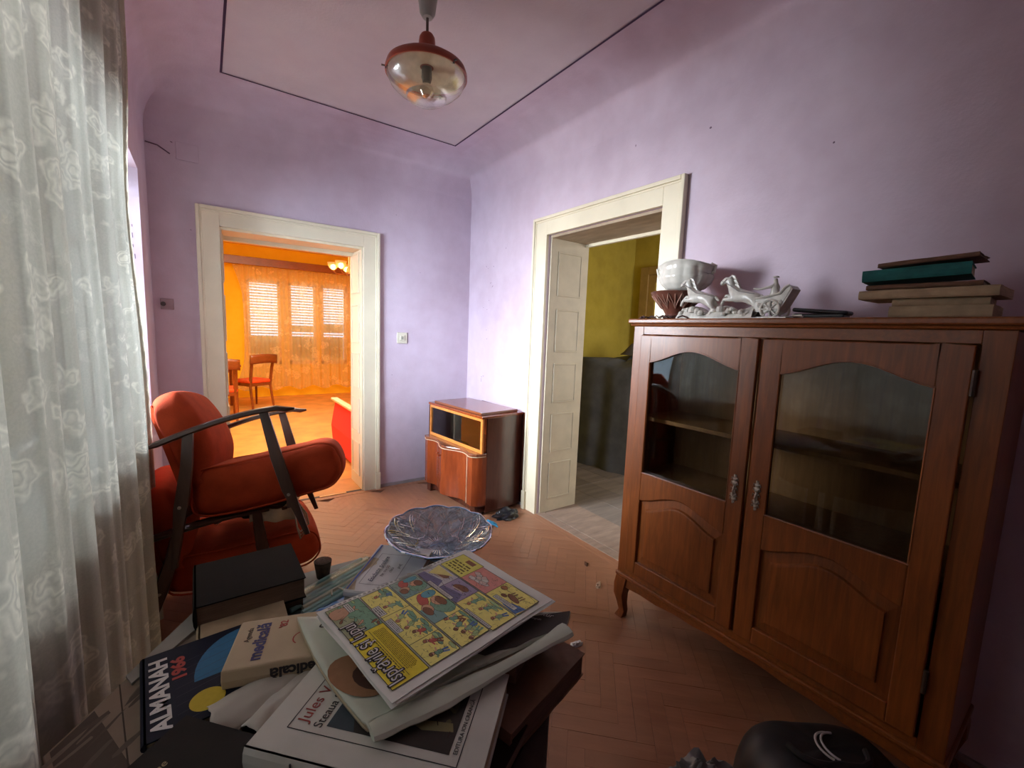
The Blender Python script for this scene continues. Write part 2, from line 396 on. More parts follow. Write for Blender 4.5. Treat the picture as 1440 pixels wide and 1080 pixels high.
# --- small fittings on the walls
white_pl = plain('yellowed_plastic', (.62, .57, .45), .4, .05)
o = thing('light_switch', 'small cream square switch plate on the lilac wall right of the doorway', 'switch', TR(-.663, 0, 1.275))
obj('plate', G().box(-.046, .046, -.010, 0, 0, .095), white_pl, o, bev=.004)
obj('rocker', G().box(-.022, .022, -.016, -.010, .025, .070), white_pl, o, bev=.003)
obj('slot', G().box(-.010, .010, -.0175, -.016, .038, .044).box(-.010, .010, -.0175, -.016, .052, .058), ink, o)
o = thing('junction_box_cover', 'painted-over square junction cover high on the wall above the left doorway corner', 'box cover', TR(-2.12, 0, 2.43))
obj('plate', G().box(-.06, .06, -.006, 0, 0, .11), lilac, o, bev=.004)
obj('boss', G().lathe([(.0, -.012), (.022, -.012), (.026, -.006)], 20, M=TR(0, 0, .055, rx=-90) @ Matrix.Scale(-1, 4, (0, 0, 1))), lilac, o, smooth=True)
o = thing('old_socket', 'broken brown socket stub on the shaded wall beside the window jamb', 'socket', TR(-2.27, 0, 1.47))
obj('plate', G().box(-.03, .04, -.008, 0, 0, .07), plain('mauve_plate', (.35, .25, .28), .6), o, bev=.003)
obj('terminal', G().lathe([(0, 0), (.014, 0), (.014, .016), (0, .016)], 12, M=TR(-.015, -.008, .035, rx=90)), plain('dark_bakelite', (.05, .03, .03), .5), o, smooth=True)
# --- window in the left wall
frame_m = plain('white_window_paint', (.62, .62, .58), .45, .08)
pane_m = glassmat('window_glass', (.93, .96, .97))
win = struct('window_1')
g = G(); fx0, fx1 = -2.62, -2.57
g.box(fx0, fx1, -3.3, -.47, .88, .95); g.box(fx0, fx1, -3.3, -.47, 2.14, 2.21)
for y in (-3.3, -2.6, -1.9, -1.2, -.54): g.box(fx0, fx1, y, y+.07, .95, 2.14)
g.box(fx0, fx1, -3.3, -.47, 1.74, 1.79)
obj('window_frame', g, frame_m, win, bev=.004)
for y0_, y1_ in ((-3.23, -2.6), (-2.53, -1.9), (-1.83, -1.2), (-1.13, -.54)):
    obj('pane', G().box(-2.60, -2.596, y0_, y1_, .95, 2.14), pane_m, win)
obj('window_sill', G().box(-2.57, XL-.02, -3.28, -.48, .88, .905), frame_m, win, bev=.006)

# ================================================================ yellow room behind door 1
fm = plain('orange_room_floor', (.66, .30, .08), .45, .22, 4, bmp=.1)
struct('floor_yellow_room', g=G().box(-3.0, 2.6, .031, 5.9, -.12, 0), mat=fm)
ceilA = plain('yellow_room_ceiling', (.86, .52, .14), .9, .06)
struct('ceiling_yellow_room', g=G().box(-3.0, 2.6, .30, 5.9, 2.82, 2.95), mat=ceilA)
struct('wall_yellow_room_left', g=G().box(-3.1, -2.9, .3, 5.9, -.1, 2.95), mat=yellow)
struct('wall_yellow_room_right', g=G().box(2.5, 2.7, .3, 5.9, -.1, 2.95), mat=yellow)
struct('wall_yellow_room_front', g=G().box(-3.0, -2.0, .30, .34, 0, 2.82).box(-.96, 2.6, .345, .38, 0, 2.82).box(-2.0, -.96, .30, .34, 2.05, 2.82), mat=yellow)
WX = [(-1.42, -.86), (-.72, -.22), (-.13, .37)]
g = G(); y0, y1 = 5.85, 6.05
xs = [-3.0] + [v for w_ in WX for v in w_] + [2.6]
for i in range(0, len(xs), 2): g.box(xs[i], xs[i+1], y0, y1, -.1, 2.95)
for a, b in WX: g.box(a, b, y0, y1, -.1, .62); g.box(a, b, y0, y1, 2.22, 2.95)
struct('wall_yellow_room_back', g=g, mat=yellow)
slat_m = plain('shutter_slats', (.50, .36, .22), .6)
for i, (a, b) in enumerate(WX):
    w_ = struct('window_%d' % (i+2)); g = G()
    g.box(a, a+.05, 5.86, 5.92, .62, 2.22).box(b-.05, b, 5.86, 5.92, .62, 2.22).box(a, b, 5.86, 5.92, .62, .70).box(a, b, 5.86, 5.92, 2.16, 2.22)
    obj('window_frame', g, plain('warm_window_paint', (.8, .6, .35), .5), w_, bev=.004)
    obj('pane', G().box(a+.05, b-.05, 5.885, 5.889, .70, 2.16), pane_m, w_)
    g = G(); n_open = (18, 14, 13)[i]
    for k in range(27):
        z = 2.15-k*.054; op = k < n_open or (i > 0 and k in (16, 17))
        if op: g.box(a+.04, b-.04, 5.97, 5.98, z-.026, z)
        else: g.box(a+.04, b-.04, 5.97, 5.98, z-.054, z)
    obj('shutter_slats', g, slat_m, w_, kind='stuff')
# pelmet and lace curtains
wood_red = wood('reddish_wood', (.15, .04, .012), (.32, .09, .025), (1, 1, 6), .3)
o = tag(obj('curtain_pelmet', G().box(-1.86, 1.7, 5.55, 5.62, 2.44, 2.58).box(-1.86, -1.82, 5.55, 5.84, 2.44, 2.58), wood_red, bev=.004), 'long dark wooden pelmet board above the far lace curtains', 'pelmet')
def lacemat(name, col, a0, a1, scale, trans=.5, con=.82):
    m, nt, b = newmat(name); nt.nodes.remove(b)
    n1 = tex(nt, scale*.45, (1, 1, 2.2), 2, 'NOISE', dist=.5); v = tex(nt, scale, (1, 1, 1), 3, 'VORONOI', dist=.9/scale); w2 = tex(nt, scale*3.1, (1, 1, 1), 2, 'VORONOI', dist=.25/scale); mesh_ = tex(nt, scale*22, (1, 1, 1), 1)
    pr = ramp(nt, v, [(.10, (1, 1, 1)), (.16, (.15, .15, .15)), (.22, (1, 1, 1)), (.30, (.2, .2, .2)), (.36, (.85, .85, .85)), (.44, (0, 0, 0))])
    ro = ramp(nt, w2, [(.20, (.9, .9, .9)), (.30, (.2, .2, .2)), (.36, (.7, .7, .7)), (.44, (0, 0, 0))])
    zone = ramp(nt, n1, [(.41, (0, 0, 0)), (.48, (1, 1, 1))])
    mk = mixc(nt, zone, mixc(nt, .35, (0, 0, 0), ro), pr)
    mk = mixc(nt, .10, mk, ramp(nt, mesh_, [(.4, (0, 0, 0)), (.6, (1, 1, 1))]))
    d = nt.nodes.new('ShaderNodeBsdfDiffuse'); tl = nt.nodes.new('ShaderNodeBsdfTranslucent'); tp = nt.nodes.new('ShaderNodeBsdfTransparent')
    for q in (d, tl): nt.links.new(mixc(nt, mk, tuple(x*con for x in col), col), q.inputs[0])
    m1 = nt.nodes.new('ShaderNodeMixShader'); m1.inputs[0].default_value = trans
    nt.links.new(d.outputs[0], m1.inputs[1]); nt.links.new(tl.outputs[0], m1.inputs[2])
    m2 = nt.nodes.new('ShaderNodeMixShader'); f = ramp(nt, mk, [(0, (a0,)*3), (1, (a1,)*3)])
    nt.links.new(f, m2.inputs[0]); nt.links.new(tp.outputs[0], m2.inputs[1]); nt.links.new(m1.outputs[0], m2.inputs[2])
    nt.links.new(m2.outputs[0], nt.nodes['Material Output'].inputs[0]); return m
lace_far = lacemat('far_lace', (1, .80, .48), .55, .80, 5)
for k, (a, b, lab) in enumerate([(-1.66, -.80, 'left sheer lace curtain under the wooden pelmet in the yellow room'), (-.84, 1.6, 'right sheer lace curtain under the wooden pelmet in the yellow room')]):
    def fn(u, v, a=a, b=b, k=k):
        x = a+(b-a)*u; z = 2.50-v*2.32 + (.035*math.sin(x*14) if v > .98 else 0)
        if k == 0: x += .22*math.exp(-((u)/.12)**2)*(v*(1-v)*4)*1.0
        return (x, 5.66+.022*math.sin(x*34)*(.4+.6*v)+.012*math.sin(x*71+z), z)
    tag(obj('lace_curtain', G().grid(fn, 160 if k else 70, 24), lace_far, smooth=True, ang=None), lab, 'curtain')
# chandelier
brass = plain('dark_brass', (.35, .14, .05), .35, metal=.7)
CH = thing('chandelier', 'brass chandelier with lit glass cups hanging in the yellow room', 'chandelier', TR(-.06, 4.0, 2.34))
obj('stem', G().tube([(0, 0, -.02), (0, 0, .48)], .012, 10).lathe([(.0, -.06), (.03, -.05), (.045, -.01), (.03, .04), (.012, .06)], 16), plain('glass_stem', (.85, .65, .35), .2), CH, smooth=True)
obj('canopy', G().lathe([(0, .48), (.05, .47), (.06, .44), (.02, .40)], 20), brass, CH, smooth=True)
bulb_m = emit('warm_lit_bulb', (1, .62, .22), 26)
cup_m, nt, b_ = newmat('lit_glass_cup'); b_.inputs['Base Color'].default_value = (1, .85, .5, 1); b_.inputs['Transmission Weight'].default_value = .6; b_.inputs['Roughness'].default_value = .35
for k in range(5):
    a = 2*math.pi*k/5+2.7; cx, cy = .25*math.cos(a), .25*math.sin(a)
    arm = obj('arm', G().tube([(0, 0, -.02), (cx*.4, cy*.4, -.07), (cx*.8, cy*.8, -.06), (cx, cy, -.01)], .010, 8), brass, CH, smooth=True)
    obj('glass_cup', G().lathe([(.02, 0), (.055, .02), (.078, .06), (.085, .10), (.092, .115)], 18, M=TR(cx, cy, 0)), cup_m, arm, smooth=True)
    obj('bulb', G().lathe([(0, .01), (.018, .02), (.028, .05), (.02, .08), (0, .09)], 12, M=TR(cx, cy, 0)), bulb_m, arm, smooth=True)
# dining table and chairs
red_seat = plain('orange_red_seat_cloth', (.80, .10, .02), .75, .12, 20)
T = thing('dining_table', 'dark wooden dining table at the left edge of the yellow room', 'table', TR(-2.05, 4.35, 0))
obj('tabletop', G().box(-.45, .40, -.45, .75, .745, .775), wood_red, T, bev=.004)
for sx, sy in ((-.38, -.38), (.32, -.38), (-.38, .66), (.32, .66)): obj('leg', G().box(sx-.035, sx+.035, sy-.035, sy+.035, 0, .745), wood_red, T, bev=.004)
obj('apron', G().box(-.40, .34, -.36, .66, .66, .745), wood_red, T)
o = thing('glass_dish', 'small glass dish on the dining table in the yellow room', 'dish', TR(-1.82, 4.2, .775))
obj('bowl', G().lathe([(.03, 0), (.05, .012), (.09, .04), (.12, .06), (.115, .06), (.08, .038), (0, .012)], 24), plain('amber_glass', (.8, .5, .2), .2), o, smooth=True)
obj('foot', G().lathe([(0, 0), (.04, 0), (.035, .01), (0, .012)], 20), plain('amber_glass_foot', (.7, .4, .15), .2), o, smooth=True)
def dchair(M, lab, grp):
    T = thing('dining_chair', lab, 'chair', M, grp)
    obj('seat', G().box(-.21, .21, -.20, .20, .42, .475), red_seat, T, bev=.02)
    obj('seat_rail', G().box(-.20, .20, -.19, .19, .37, .42), wood_red, T, bev=.003)
    for sx in (-1, 1):
        obj('leg', G().tube([(sx*.18, .17, .42), (sx*.185, .18, 0)], [.022, .014], 8), wood_red, T, smooth=True)
        obj('leg', G().tube([(sx*.18, -.17, .42), (sx*.19, -.24, 0)], [.022, .016], 8), wood_red, T, smooth=True)
        obj('back_post', G().tube([(sx*.18, -.18, .42), (sx*.185, -.22, .68), (sx*.19, -.27, .86)], [.024, .024, .02], 8), wood_red, T, smooth=True)
    def fn(u, v):
        x = -.24+.48*u; return (x, -.27-.05*math.cos(math.pi*(u-.5)), .74+.15*v+.02*math.cos(math.pi*(u-.5)))
    obj('backrest', G().grid(fn, 12, 3), wood_red, T, smooth=True, solid=.028)
    return T
c1 = dchair(TR(-1.44, 4.75, 0, rz=32), 'dining chair with orange-red seat beside the far table corner, curved back towards the window', 'dining chairs in the yellow room')
dup(c1, TR(-1.93, 3.72, 0, rz=0), 'partly hidden dining chair at the near side of the yellow room table', 'dining chairs in the yellow room')
# red daybed
T = thing('red_daybed', 'bright red upholstered daybed end with pale top rail just inside the yellow room', 'bed', TR(-.92, .50, 0))
redf = plain('bright_red_cloth', (.78, .03, .035), .8, .08, 30)
obj('end_panel', G().add([(0, 0, .04), (0, .93, .04), (-.02, .93, .30), (.02, .90, .58), (.02, 0, .58), (-.02, 0, .30), (.75, 0, .04), (.75, .93, .04), (.75, .90, .30), (.75, 0, .30)],
    [(0, 1, 2, 5), (5, 2, 3, 4), (4, 3, 8, 9), (1, 7, 8, 3, 2), (0, 5, 4, 9, 6), (6, 9, 8, 7), (0, 6, 7, 1)]), redf, T, bev=.01)
obj('top_rail', G().box(-.02, .05, -.01, .93, .58, .605), plain('pale_wood', (.78, .62, .42), .5), T, bev=.006)
parts('foot', [(.03, .07, .84, .88, 0, .05), (.03, .07, .04, .08, 0, .05)], wood_red, T)

# ================================================================ mustard room behind door 2
fb = plain('grey_board_floor', (.20, .16, .135), .6, .25, 6, (.4, 3, 1), bmp=.3, rnd=.22)
floorB = struct('floor_mustard_room', g=G().box(.40, 2.7, -3.2, .3, -.12, -.012), mat=plain('board_joint', (.04, .03, .03), .9))
for k in range(9):
    for j in range(3):
        x = .405+k*.25; ya = -3.2+j*1.17; 
        obj('floor_board', G().box(x, x+.247, ya, ya+1.165, -.012, 0), fb, floorB, bev=.002)
struct('ceiling_mustard_room', g=G().box(.33, 2.8, -3.2, .4, 2.75, 2.87), mat=plain('mustard_room_ceiling', (.5, .42, .25), .9))
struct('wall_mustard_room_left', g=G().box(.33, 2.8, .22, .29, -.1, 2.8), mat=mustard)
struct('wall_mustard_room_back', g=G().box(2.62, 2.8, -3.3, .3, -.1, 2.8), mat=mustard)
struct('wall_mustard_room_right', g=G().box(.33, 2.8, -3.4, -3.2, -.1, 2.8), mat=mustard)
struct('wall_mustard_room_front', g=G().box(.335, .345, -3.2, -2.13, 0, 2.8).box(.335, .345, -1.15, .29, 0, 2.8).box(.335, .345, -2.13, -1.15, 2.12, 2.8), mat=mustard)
door_3 = struct('door_3')
brownp = plain('ochre_door_paint', (.42, .26, .08), .5, .15)
obj('door_frame', G().box(2.56, 2.62, -.06, .06, 0, 2.3).box(2.56, 2.62, -.95, -.83, 0, 2.3).box(2.56, 2.62, -.83, -.06, 2.2, 2.3), brownp, door_3, bev=.004)
obj('door_leaf', G().box(2.58, 2.61, -.83, -.73, .01, 2.2).box(2.58, 2.61, -.16, -.06, .01, 2.2).box(2.58, 2.61, -.73, -.16, .01, 1.0).box(2.58, 2.61, -.73, -.16, 2.1, 2.2).box(2.58, 2.61, -.73, -.16, 1.66, 1.70), brownp, door_3, bev=.004)
ym = plain('yellow_door_pane', (.75, .62, .06), .3, .05)
for z0, z1 in ((1.0, 1.66), (1.70, 2.1)): obj('pane', G().box(2.59, 2.60, -.73, -.16, z0, z1), ym, door_3)
# grey dust sheet over bulky furniture, smeared-looking in the photograph
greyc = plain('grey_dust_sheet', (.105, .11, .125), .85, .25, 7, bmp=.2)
def sheet(u, v):
    # u around, v from the floor to the top centre
    a = 2*math.pi*u; c_, s_ = math.cos(a), math.sin(a); k = 1/max(abs(c_), abs(s_))**.75
    fold = 1+.035*math.sin(a*9+1.3)*(1-v)+.02*math.sin(a*17)*(1-v)
    if v < .6:
        t = v/.6; rad = (1.12-.16*t)*fold; z = 1.12*t
    else:
        t = (v-.6)/.4; rad = .96*(1-t); z = 1.12+.03*math.sin(t*3)
    n_ = noise.noise(Vector((c_*2, s_*2, v*3)))
    return (.50*k*rad*c_*(1+.04*n_), .52*k*rad*s_*(1+.04*n_), max(.001, z+.035*n_*(v > .1)+.04*math.sin(3*a)*(v > .5)*(1-v)*2))
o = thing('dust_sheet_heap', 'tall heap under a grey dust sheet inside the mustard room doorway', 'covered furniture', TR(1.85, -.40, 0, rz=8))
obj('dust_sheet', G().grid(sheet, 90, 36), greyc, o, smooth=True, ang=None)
o = tag(obj('peaked_hat', G().loft([[(.16*math.cos(t), .13*math.sin(t), 0) for t in [k*math.pi/6 for k in range(12)]], [(.12*math.cos(t), .09*math.sin(t), .03) for t in [k*math.pi/6 for k in range(12)]], [(.02*math.cos(t), .015*math.sin(t), .13) for t in [k*math.pi/6 for k in range(12)]]], M=TR(1.92, -.42, 1.205)), plain('dark_felt', (.08, .065, .05), .9), smooth=True, ang=50), 'dark peaked felt hat on top of the grey dust sheet heap', 'hat')
T = thing('wall_console', 'small brown wooden stand beside the grey dust sheet heap', 'stand', TR(2.05, -1.32, 0))
obj('top', G().box(-.18, .18, -.16, .16, .86, .90), wood_red, T, bev=.004)
obj('shelf', G().box(-.16, .16, -.14, .14, .35, .37), wood_red, T)
for sx in (-1, 1):
    for sy in (-1, 1): obj('leg', G().box(sx*.15-.015, sx*.15+.015, sy*.13-.015, sy*.13+.015, 0, .86), wood_red, T)
tag(obj('white_tray', G().box(-.12, .12, -.10, .10, 0, .008).box(-.12, .12, -.10, -.09, .008, .03).box(-.12, .12, .09, .10, .008, .03).box(-.12, -.11, -.09, .09, .008, .03).box(.11, .12, -.09, .09, .008, .03), white_pl, M=TR(2.05, -1.32, .90), bev=.003), 'small pale tray on the brown stand in the mustard room', 'tray')

# ================================================================ big glazed cabinet (front faces -x)
oak = wood('cabinet_oak', (.10, .024, .004), (.30, .082, .014), (2.2, 2.2, .16), .40, 30, .08, .12)
oakh = wood('cabinet_oak_horizontal', (.11, .028, .005), (.32, .090, .016), (2.2, .16, 2.2), .40, 30, .08, .12)
oakd = wood('cabinet_oak_inside', (.26, .11, .028), (.50, .24, .07), (2.2, 2.2, .16), .6, 26, .05)
silver = plain('tarnished_silver', (.42, .38, .33), .4, .3, 60, metal=.8)
vit = glassmat('cabinet_glass', (.74, .74, .72), .95, .03)
# local frame: X = along the front from the left end (world -y), Y = out of the front (world -x), Z up
CM = Matrix(((0, -1, 0, -.41), (-1, 0, 0, -2.315), (0, 0, 1, 0), (0, 0, 0, 1)))
CW = 1.19
T = thing('display_cabinet', 'large two-door oak display cabinet with arched glass against the lilac wall', 'cabinet', CM)
def bell(t): return math.sin(math.pi*min(1, max(0, t)))**2
parts('side_panel', [(0, .018, -.38, -.002, .235, 1.452), (CW-.018, CW, -.38, -.002, .235, 1.452)], oak, T, bev=.002)
obj('bottom_board', G().box(.018, CW-.018, -.38, -.012, .245, .262), oak, T, bev=.002)
obj('back_panel', G().box(.018, CW-.018, -.378, -.370, .262, 1.43), oakd, T)
parts('corner_post', [(0, .054, -.006, .0, .235, 1.455), (CW-.060, CW, -.006, .0, .235, 1.455)], oak, T, bev=.002)
obj('centre_stile', G().box(.578, .594, -.02, -.003, .27, 1.416), oak, T)
parts('front_rail', [(.054, CW-.06, -.02, 0, 1.417, 1.455), (.054, CW-.06, -.02, 0, .235, .268)], oakh, T, bev=.002)
ap = [(.0, .212)] + [(.05+.001, .165)] + [(.05+(CW-.1)*k/24, .165+.020*bell(k/24)+.012*math.sin(6*math.pi*k/24)**2*.5) for k in range(1, 24)] + [(CW-.051, .165), (CW, .212)]
g = G(); g.prism([(x, z) for x, z in ap] + [(CW, .236), (0, .236)], -.0, .018, M=Matrix(((1, 0, 0, 0), (0, 0, -1, 0), (0, 1, 0, 0), (0, 0, 0, 1))))
obj('apron', g, oakh, T, bev=.003)
obj('base_moulding', G().box(-.008, CW+.008, -.38, .010, .214, .236), oakh, T, bev=.006)
g = G(); g.box(-.020, CW+.020, -.40, .026, 1.466, 1.488).box(-.012, CW+.012, -.39, .016, 1.455, 1.466)
obj('top_board', g, oakh, T, bev=.007)
for k, (y, sx) in enumerate(((.03, 1), (CW-.03, -1))):
    for yy, sy in ((-.022, 1), (-.35, -1)):
        pr = [(.215, .030, .000), (.17, .030, .006), (.12, .025, .010), (.07, .018, .004), (.03, .016, -.002), (.0, .021, .006)]
        rings = [[(y+a*r-sx*o_, yy+b*r+sy*o_, z) for a, b in ((-1, -1), (0, -1.1), (1, -1), (1.1, 0), (1, 1), (0, 1.1), (-1, 1), (-1.1, 0))] for z, r, o_ in pr][::-1]
        obj('leg', G().loft(rings), oak, T, smooth=True, ang=50)
for z, nm in ((1.028, 'shelf'), (.745, 'shelf')): obj(nm, G().box(.02, CW-.02, -.36, -.06, z-.018, z), oakd, T, bev=.002)
def door(x0, x1, gx0, gx1, mirror):
    D = G(); th = .020
    def frame_piece(pts): D.prism(pts, 0, th, M=PM)
    PM = Matrix(((1, 0, 0, 0), (0, 0, -1, 0), (0, 1, 0, 0), (0, 0, 0, 1)))  # (x, z, t) -> (x, -t, z)
    PM = Matrix(((1, 0, 0, 0), (0, 0, 1, 0), (0, 1, 0, 0), (0, 0, 0, 1)))
    z0, z1 = .272, 1.414
    D.box(x0, gx0, 0, th, z0, z1).box(gx1, x1, 0, th, z0, z1).box(gx0, gx1, 0, th, z0, .335)
    N = 22
    arch = lambda a, b: [(gx0+(gx1-gx0)*k/N, a+(b-a)*bell(.06+.88*k/N)) for k in range(N+1)]
    for k in range(N):   # rails with arched undersides, built strip by strip
        (xa, za), (xb, zb) = arch(1.292, 1.352)[k:k+2]
        D.prism([(xa, za), (xb, zb), (xb, z1), (xa, z1)], 0, th, M=PM)
        (xa, za), (xb, zb) = arch(.640, .704)[k:k+2]
        D.prism([(xa, za), (xb, zb), (xb, .776), (xa, .776)], 0, th, M=PM)
    bm = bmesh.new(); me = D.mesh('door', oak); bm.from_mesh(me)
    bmesh.ops.remove_doubles(bm, verts=bm.verts, dist=.0002)
    bad = {}
    for f in bm.faces:
        key = tuple(sorted(v.index for v in f.verts)); bad.setdefault(key, []).append(f)
    bmesh.ops.delete(bm, geom=[f for l in bad.values() if len(l) > 1 for f in l], context='FACES')
    bmesh.ops.recalc_face_normals(bm, faces=bm.faces); bm.to_mesh(me); bm.free()
    d = obj('door', me, oak, T, bev=.0035)
    obj('glass_pane', G().box(gx0-.004, gx1+.004, .003, .006, .772, 1.356), vit, d)
    # raised lower panel
    def outline(inset, zb, a, b, y):
        xs = [gx0+inset+(gx1-gx0-2*inset)*k/N for k in range(N+1)]
        top = [(x, y, a+(b-a)*bell(.06+.88*k/N)) for k, x in enumerate(xs)]
        return [(gx0+inset, y, zb), (gx1-inset, y, zb)] + top[::-1]
    g = G(); g.loft([outline(-.003, .332, .644, .708, -.004), outline(-.003, .332, .644, .708, .004), outline(.034, .372, .606, .668, .008), outline(.036, .374, .602, .664, .017), outline(.042, .380, .596, .658, .018)])
    obj('raised_panel', g, oak, d)
    g = G(); bd = .005   # bead round the opening
    for k in range(N):
        for a, b in ((1.292, 1.352),):
            (xa, za), (xb, zb) = arch(a, b)[k:k+2]; g.tube([(xa, th-.002, za), (xb, th-.002, zb)], bd*.7, 5)
    g.tube([(gx0, th-.002, .776), (gx1, th-.002, .776)], bd*.8, 6).tube([(gx0, th-.002, .776), (gx0, th-.002, 1.294)], bd*.7, 5).tube([(gx1, th-.002, .776), (gx1, th-.002, 1.294)], bd*.7, 5)
    obj('bead', g, oak, d, smooth=True)
    hx = (x1-.034) if not mirror else (x0+.034)
    g = G()
    g.box(hx-.005, hx+.005, th, th+.003, .785, .895)
    for k, z in enumerate([.785, .800, .815, .84, .862, .878, .893]):
        r = [.004, .009, .012, .007, .012, .009, .004][k]
        g.lathe([(0, .006), (r*.6, .005), (r, 0)], 10, M=TR(hx, th+.002, z, rx=-90))
        if 0 < k < 6:
            for s in (-1, 1): g.tube([(hx, th+.004, z), (hx+s*.011, th+.006, z+.006), (hx+s*.013, th+.003, z-.004)], .0022, 5)
    g.tube([(hx, th+.004, .85), (hx+.002, th+.016, .835), (hx, th+.004, .815)], .0035, 8)
    obj('handle', g, silver, d, smooth=True, label='ornate tarnished silver escutcheon pull')
    return d
door(.056, .579, .113, .518, False); dR = door(.593, 1.124, .660, 1.058, True)
hm = plain('dark_hinge', (.05, .03, .02), .5)
for z in (.42, 1.28): obj('hinge', G().lathe([(0, 0), (.006, 0), (.006, .07), (0, .07)], 8, M=TR(1.128, .016, z)), hm, T, smooth=True)
# ---------------------------------------------------------------- things on the cabinet top (z 1.488)
CZ = 1.489
porc = plain('white_porcelain', (.70, .67, .60), .22, .06, 10)
porc2 = plain('grey_porcelain', (.62, .58, .52), .30, .22, 30)
T = thing('tureen', 'white fluted porcelain tureen standing on the brown carved bowl by the door casing', 'tureen', TR(-.20, -2.425, 1.625, rz=10) @ Matrix.Diagonal((.86, .86, 1.0, 1)))
def tur(u, v):
    a = 2*math.pi*u; pr = [(.055, 0), (.09, .012), (.115, .035), (.128, .065), (.120, .088), (.122, .105), (.140, .122), (.137, .124), (.118, .106), (.112, .07), (.08, .02), (.0, .01)]
    k = v*(len(pr)-1); i = min(int(k), len(pr)-2); f = k-i; r = pr[i][0]*(1-f)+pr[i+1][0]*f; z = pr[i][1]*(1-f)+pr[i+1][1]*f
    r *= 1+.045*abs(math.cos(6*a))*(v < .5); z += .012*math.cos(2*a)*(z > .08)
    return (r*math.cos(a)*.98, r*math.sin(a)*1.1, z)
obj('body', G().grid(tur, 96, 44), porc, T, smooth=True, ang=None)
obj('scroll_handle', G().tube([(-.03, .10, .07), (-.03, .145, .08), (-.03, .155, .11), (-.03, .135, .125), (-.03, .12, .10)], .008, 8), porc, T, smooth=True)
obj('scroll_handle', G().tube([(.0, -.11, .07), (.0, -.15, .085), (0, -.155, .11), (0, -.13, .12)], .008, 8), porc, T, smooth=True)
carv = plain('brown_carved_glaze', (.13, .045, .03), .3, .3, 30); carl = plain('rubbed_carving', (.36, .20, .15), .4, .2, 30)
T = thing('carved_bowl', 'dark brown carved footed bowl under the white tureen', 'bowl', TR(-.22, -2.40, CZ))
obj('body', G().lathe([(.0, .004), (.045, .0), (.055, .012), (.048, .03), (.06, .05), (.085, .08), (.112, .112), (.122, .13), (.116, .134), (.09, .10), (.0, .09)], 40), carv, T, smooth=True)
g = G()
for k in range(12):
    a = 2*math.pi*k/12; P = lambda da, r, z: (r*math.cos(a+da), r*math.sin(a+da), z)
    for s in (-1, 1): g.tube([P(0, .066, .055), P(s*.13, .092, .085), P(s*.24, .114, .115)], .0028, 5)
    g.tube([P(0, .072, .06), P(0, .115, .116)], .003, 5); g.tube([P(.26, .09, .08), P(.20, .105, .10), P(.26, .118, .12)], .0022, 5)
for k in range(24):
    a = 2*math.pi*k/24; g.lathe([(0, .004), (.005, .002), (.006, 0)], 6, M=TR(.054*math.cos(a), .054*math.sin(a), .018))
obj('carving', g, carl, T, smooth=True)
# horse-drawn chariot figurine; runs from the horses (left, y=-2.42) to the chariot (right, y=-2.88)
FM = Matrix(((0, -1, 0, -.30), (-1, 0, 0, -2.46), (0, 0, 1, CZ), (0, 0, 0, 1)))   # X to the right along the cabinet, Y towards the room
T = thing('chariot_figurine', 'white porcelain figurine of two galloping horses pulling a chariot with a small rider', 'figurine', FM)
def horse(x, y, s=1.0, lift=0):
    P = [(.040, .075), (.015, .085), (-.006, .092), (-.020, .112), (-.028, .132), (-.045, .132), (-.060, .118),   # rump..., chest, neck, poll, face, muzzle
         ]
    pts = [(.055, 0, .066), (.025, 0, .070), (-.005, 0, .078), (-.022, 0, .098), (-.030, 0, .124), (-.044, 0, .128), (-.062, 0, .112),
           (-.014, .012, .062), (-.040, .014, .062), (-.048, .014, .040), (-.014, -.012, .062), (-.046, -.014, .078), (-.060, -.014, .058),
           (.058, .012, .048), (.072, .012, .030), (.060, .012, .008), (.058, -.012, .048), (.082, -.012, .034), (.078, -.012, .010),
           (-.026, .006, .138), (-.026, -.006, .138), (.070, 0, .072), (.086, 0, .056)]
    edges = [(0, 1), (1, 2), (2, 3), (3, 4), (4, 5), (5, 6), (2, 7), (7, 8), (8, 9), (2, 10), (10, 11), (11, 12), (0, 13), (13, 14), (14, 15), (0, 16), (16, 17), (17, 18), (4, 19), (4, 20), (0, 21), (21, 22)]
    rad = [.020, .018, .019, .013, .012, .010, .007, .009, .006, .0045, .009, .006, .0045, .012, .006, .0045, .012, .006, .0045, .003, .003, .006, .003]
    # root at the barrel
    o = skin('horse', [(x+s*a, y+s*b, lift+s*c_) for a, b, c_ in pts], edges, [r*s for r in rad], porc2, T, 2)
    g = G()
    for k in range(7):
        t = k/6; px, pz = x+s*(-.030+.022*t), lift+s*(.136-.044*t)
        g.tube([(px+.004, y, pz+.004), (px+s*.014, y+.004*(-1)**k, pz), (px+s*.020, y, pz-s*.012)], s*.0042, 5)
    obj('mane', g, porc2, o, smooth=True)
    g = G(); g.tube([(x-s*.052, y-.011, lift+s*.122), (x-s*.052, y+.011, lift+s*.122), (x-s*.02, y+s*.016, lift+s*.105), (x+s*.01, y+s*.020, lift+s*.085), (x+s*.06, y+s*.020, lift+s*.075)], .0016, 5)
    g.tube([(x-s*.036, y+s*.012, lift+s*.128), (x-s*.058, y+s*.009, lift+s*.108)], .0016, 5)
    obj('harness', g, plain('grey_harness_paint', (.25, .23, .22), .5) if 'grey_harness_paint' not in bpy.data.materials else bpy.data.materials['grey_harness_paint'], o, smooth=True)
horse(.108, .03, 1.22, .006); horse(.272, -.005, 1.25, .004)
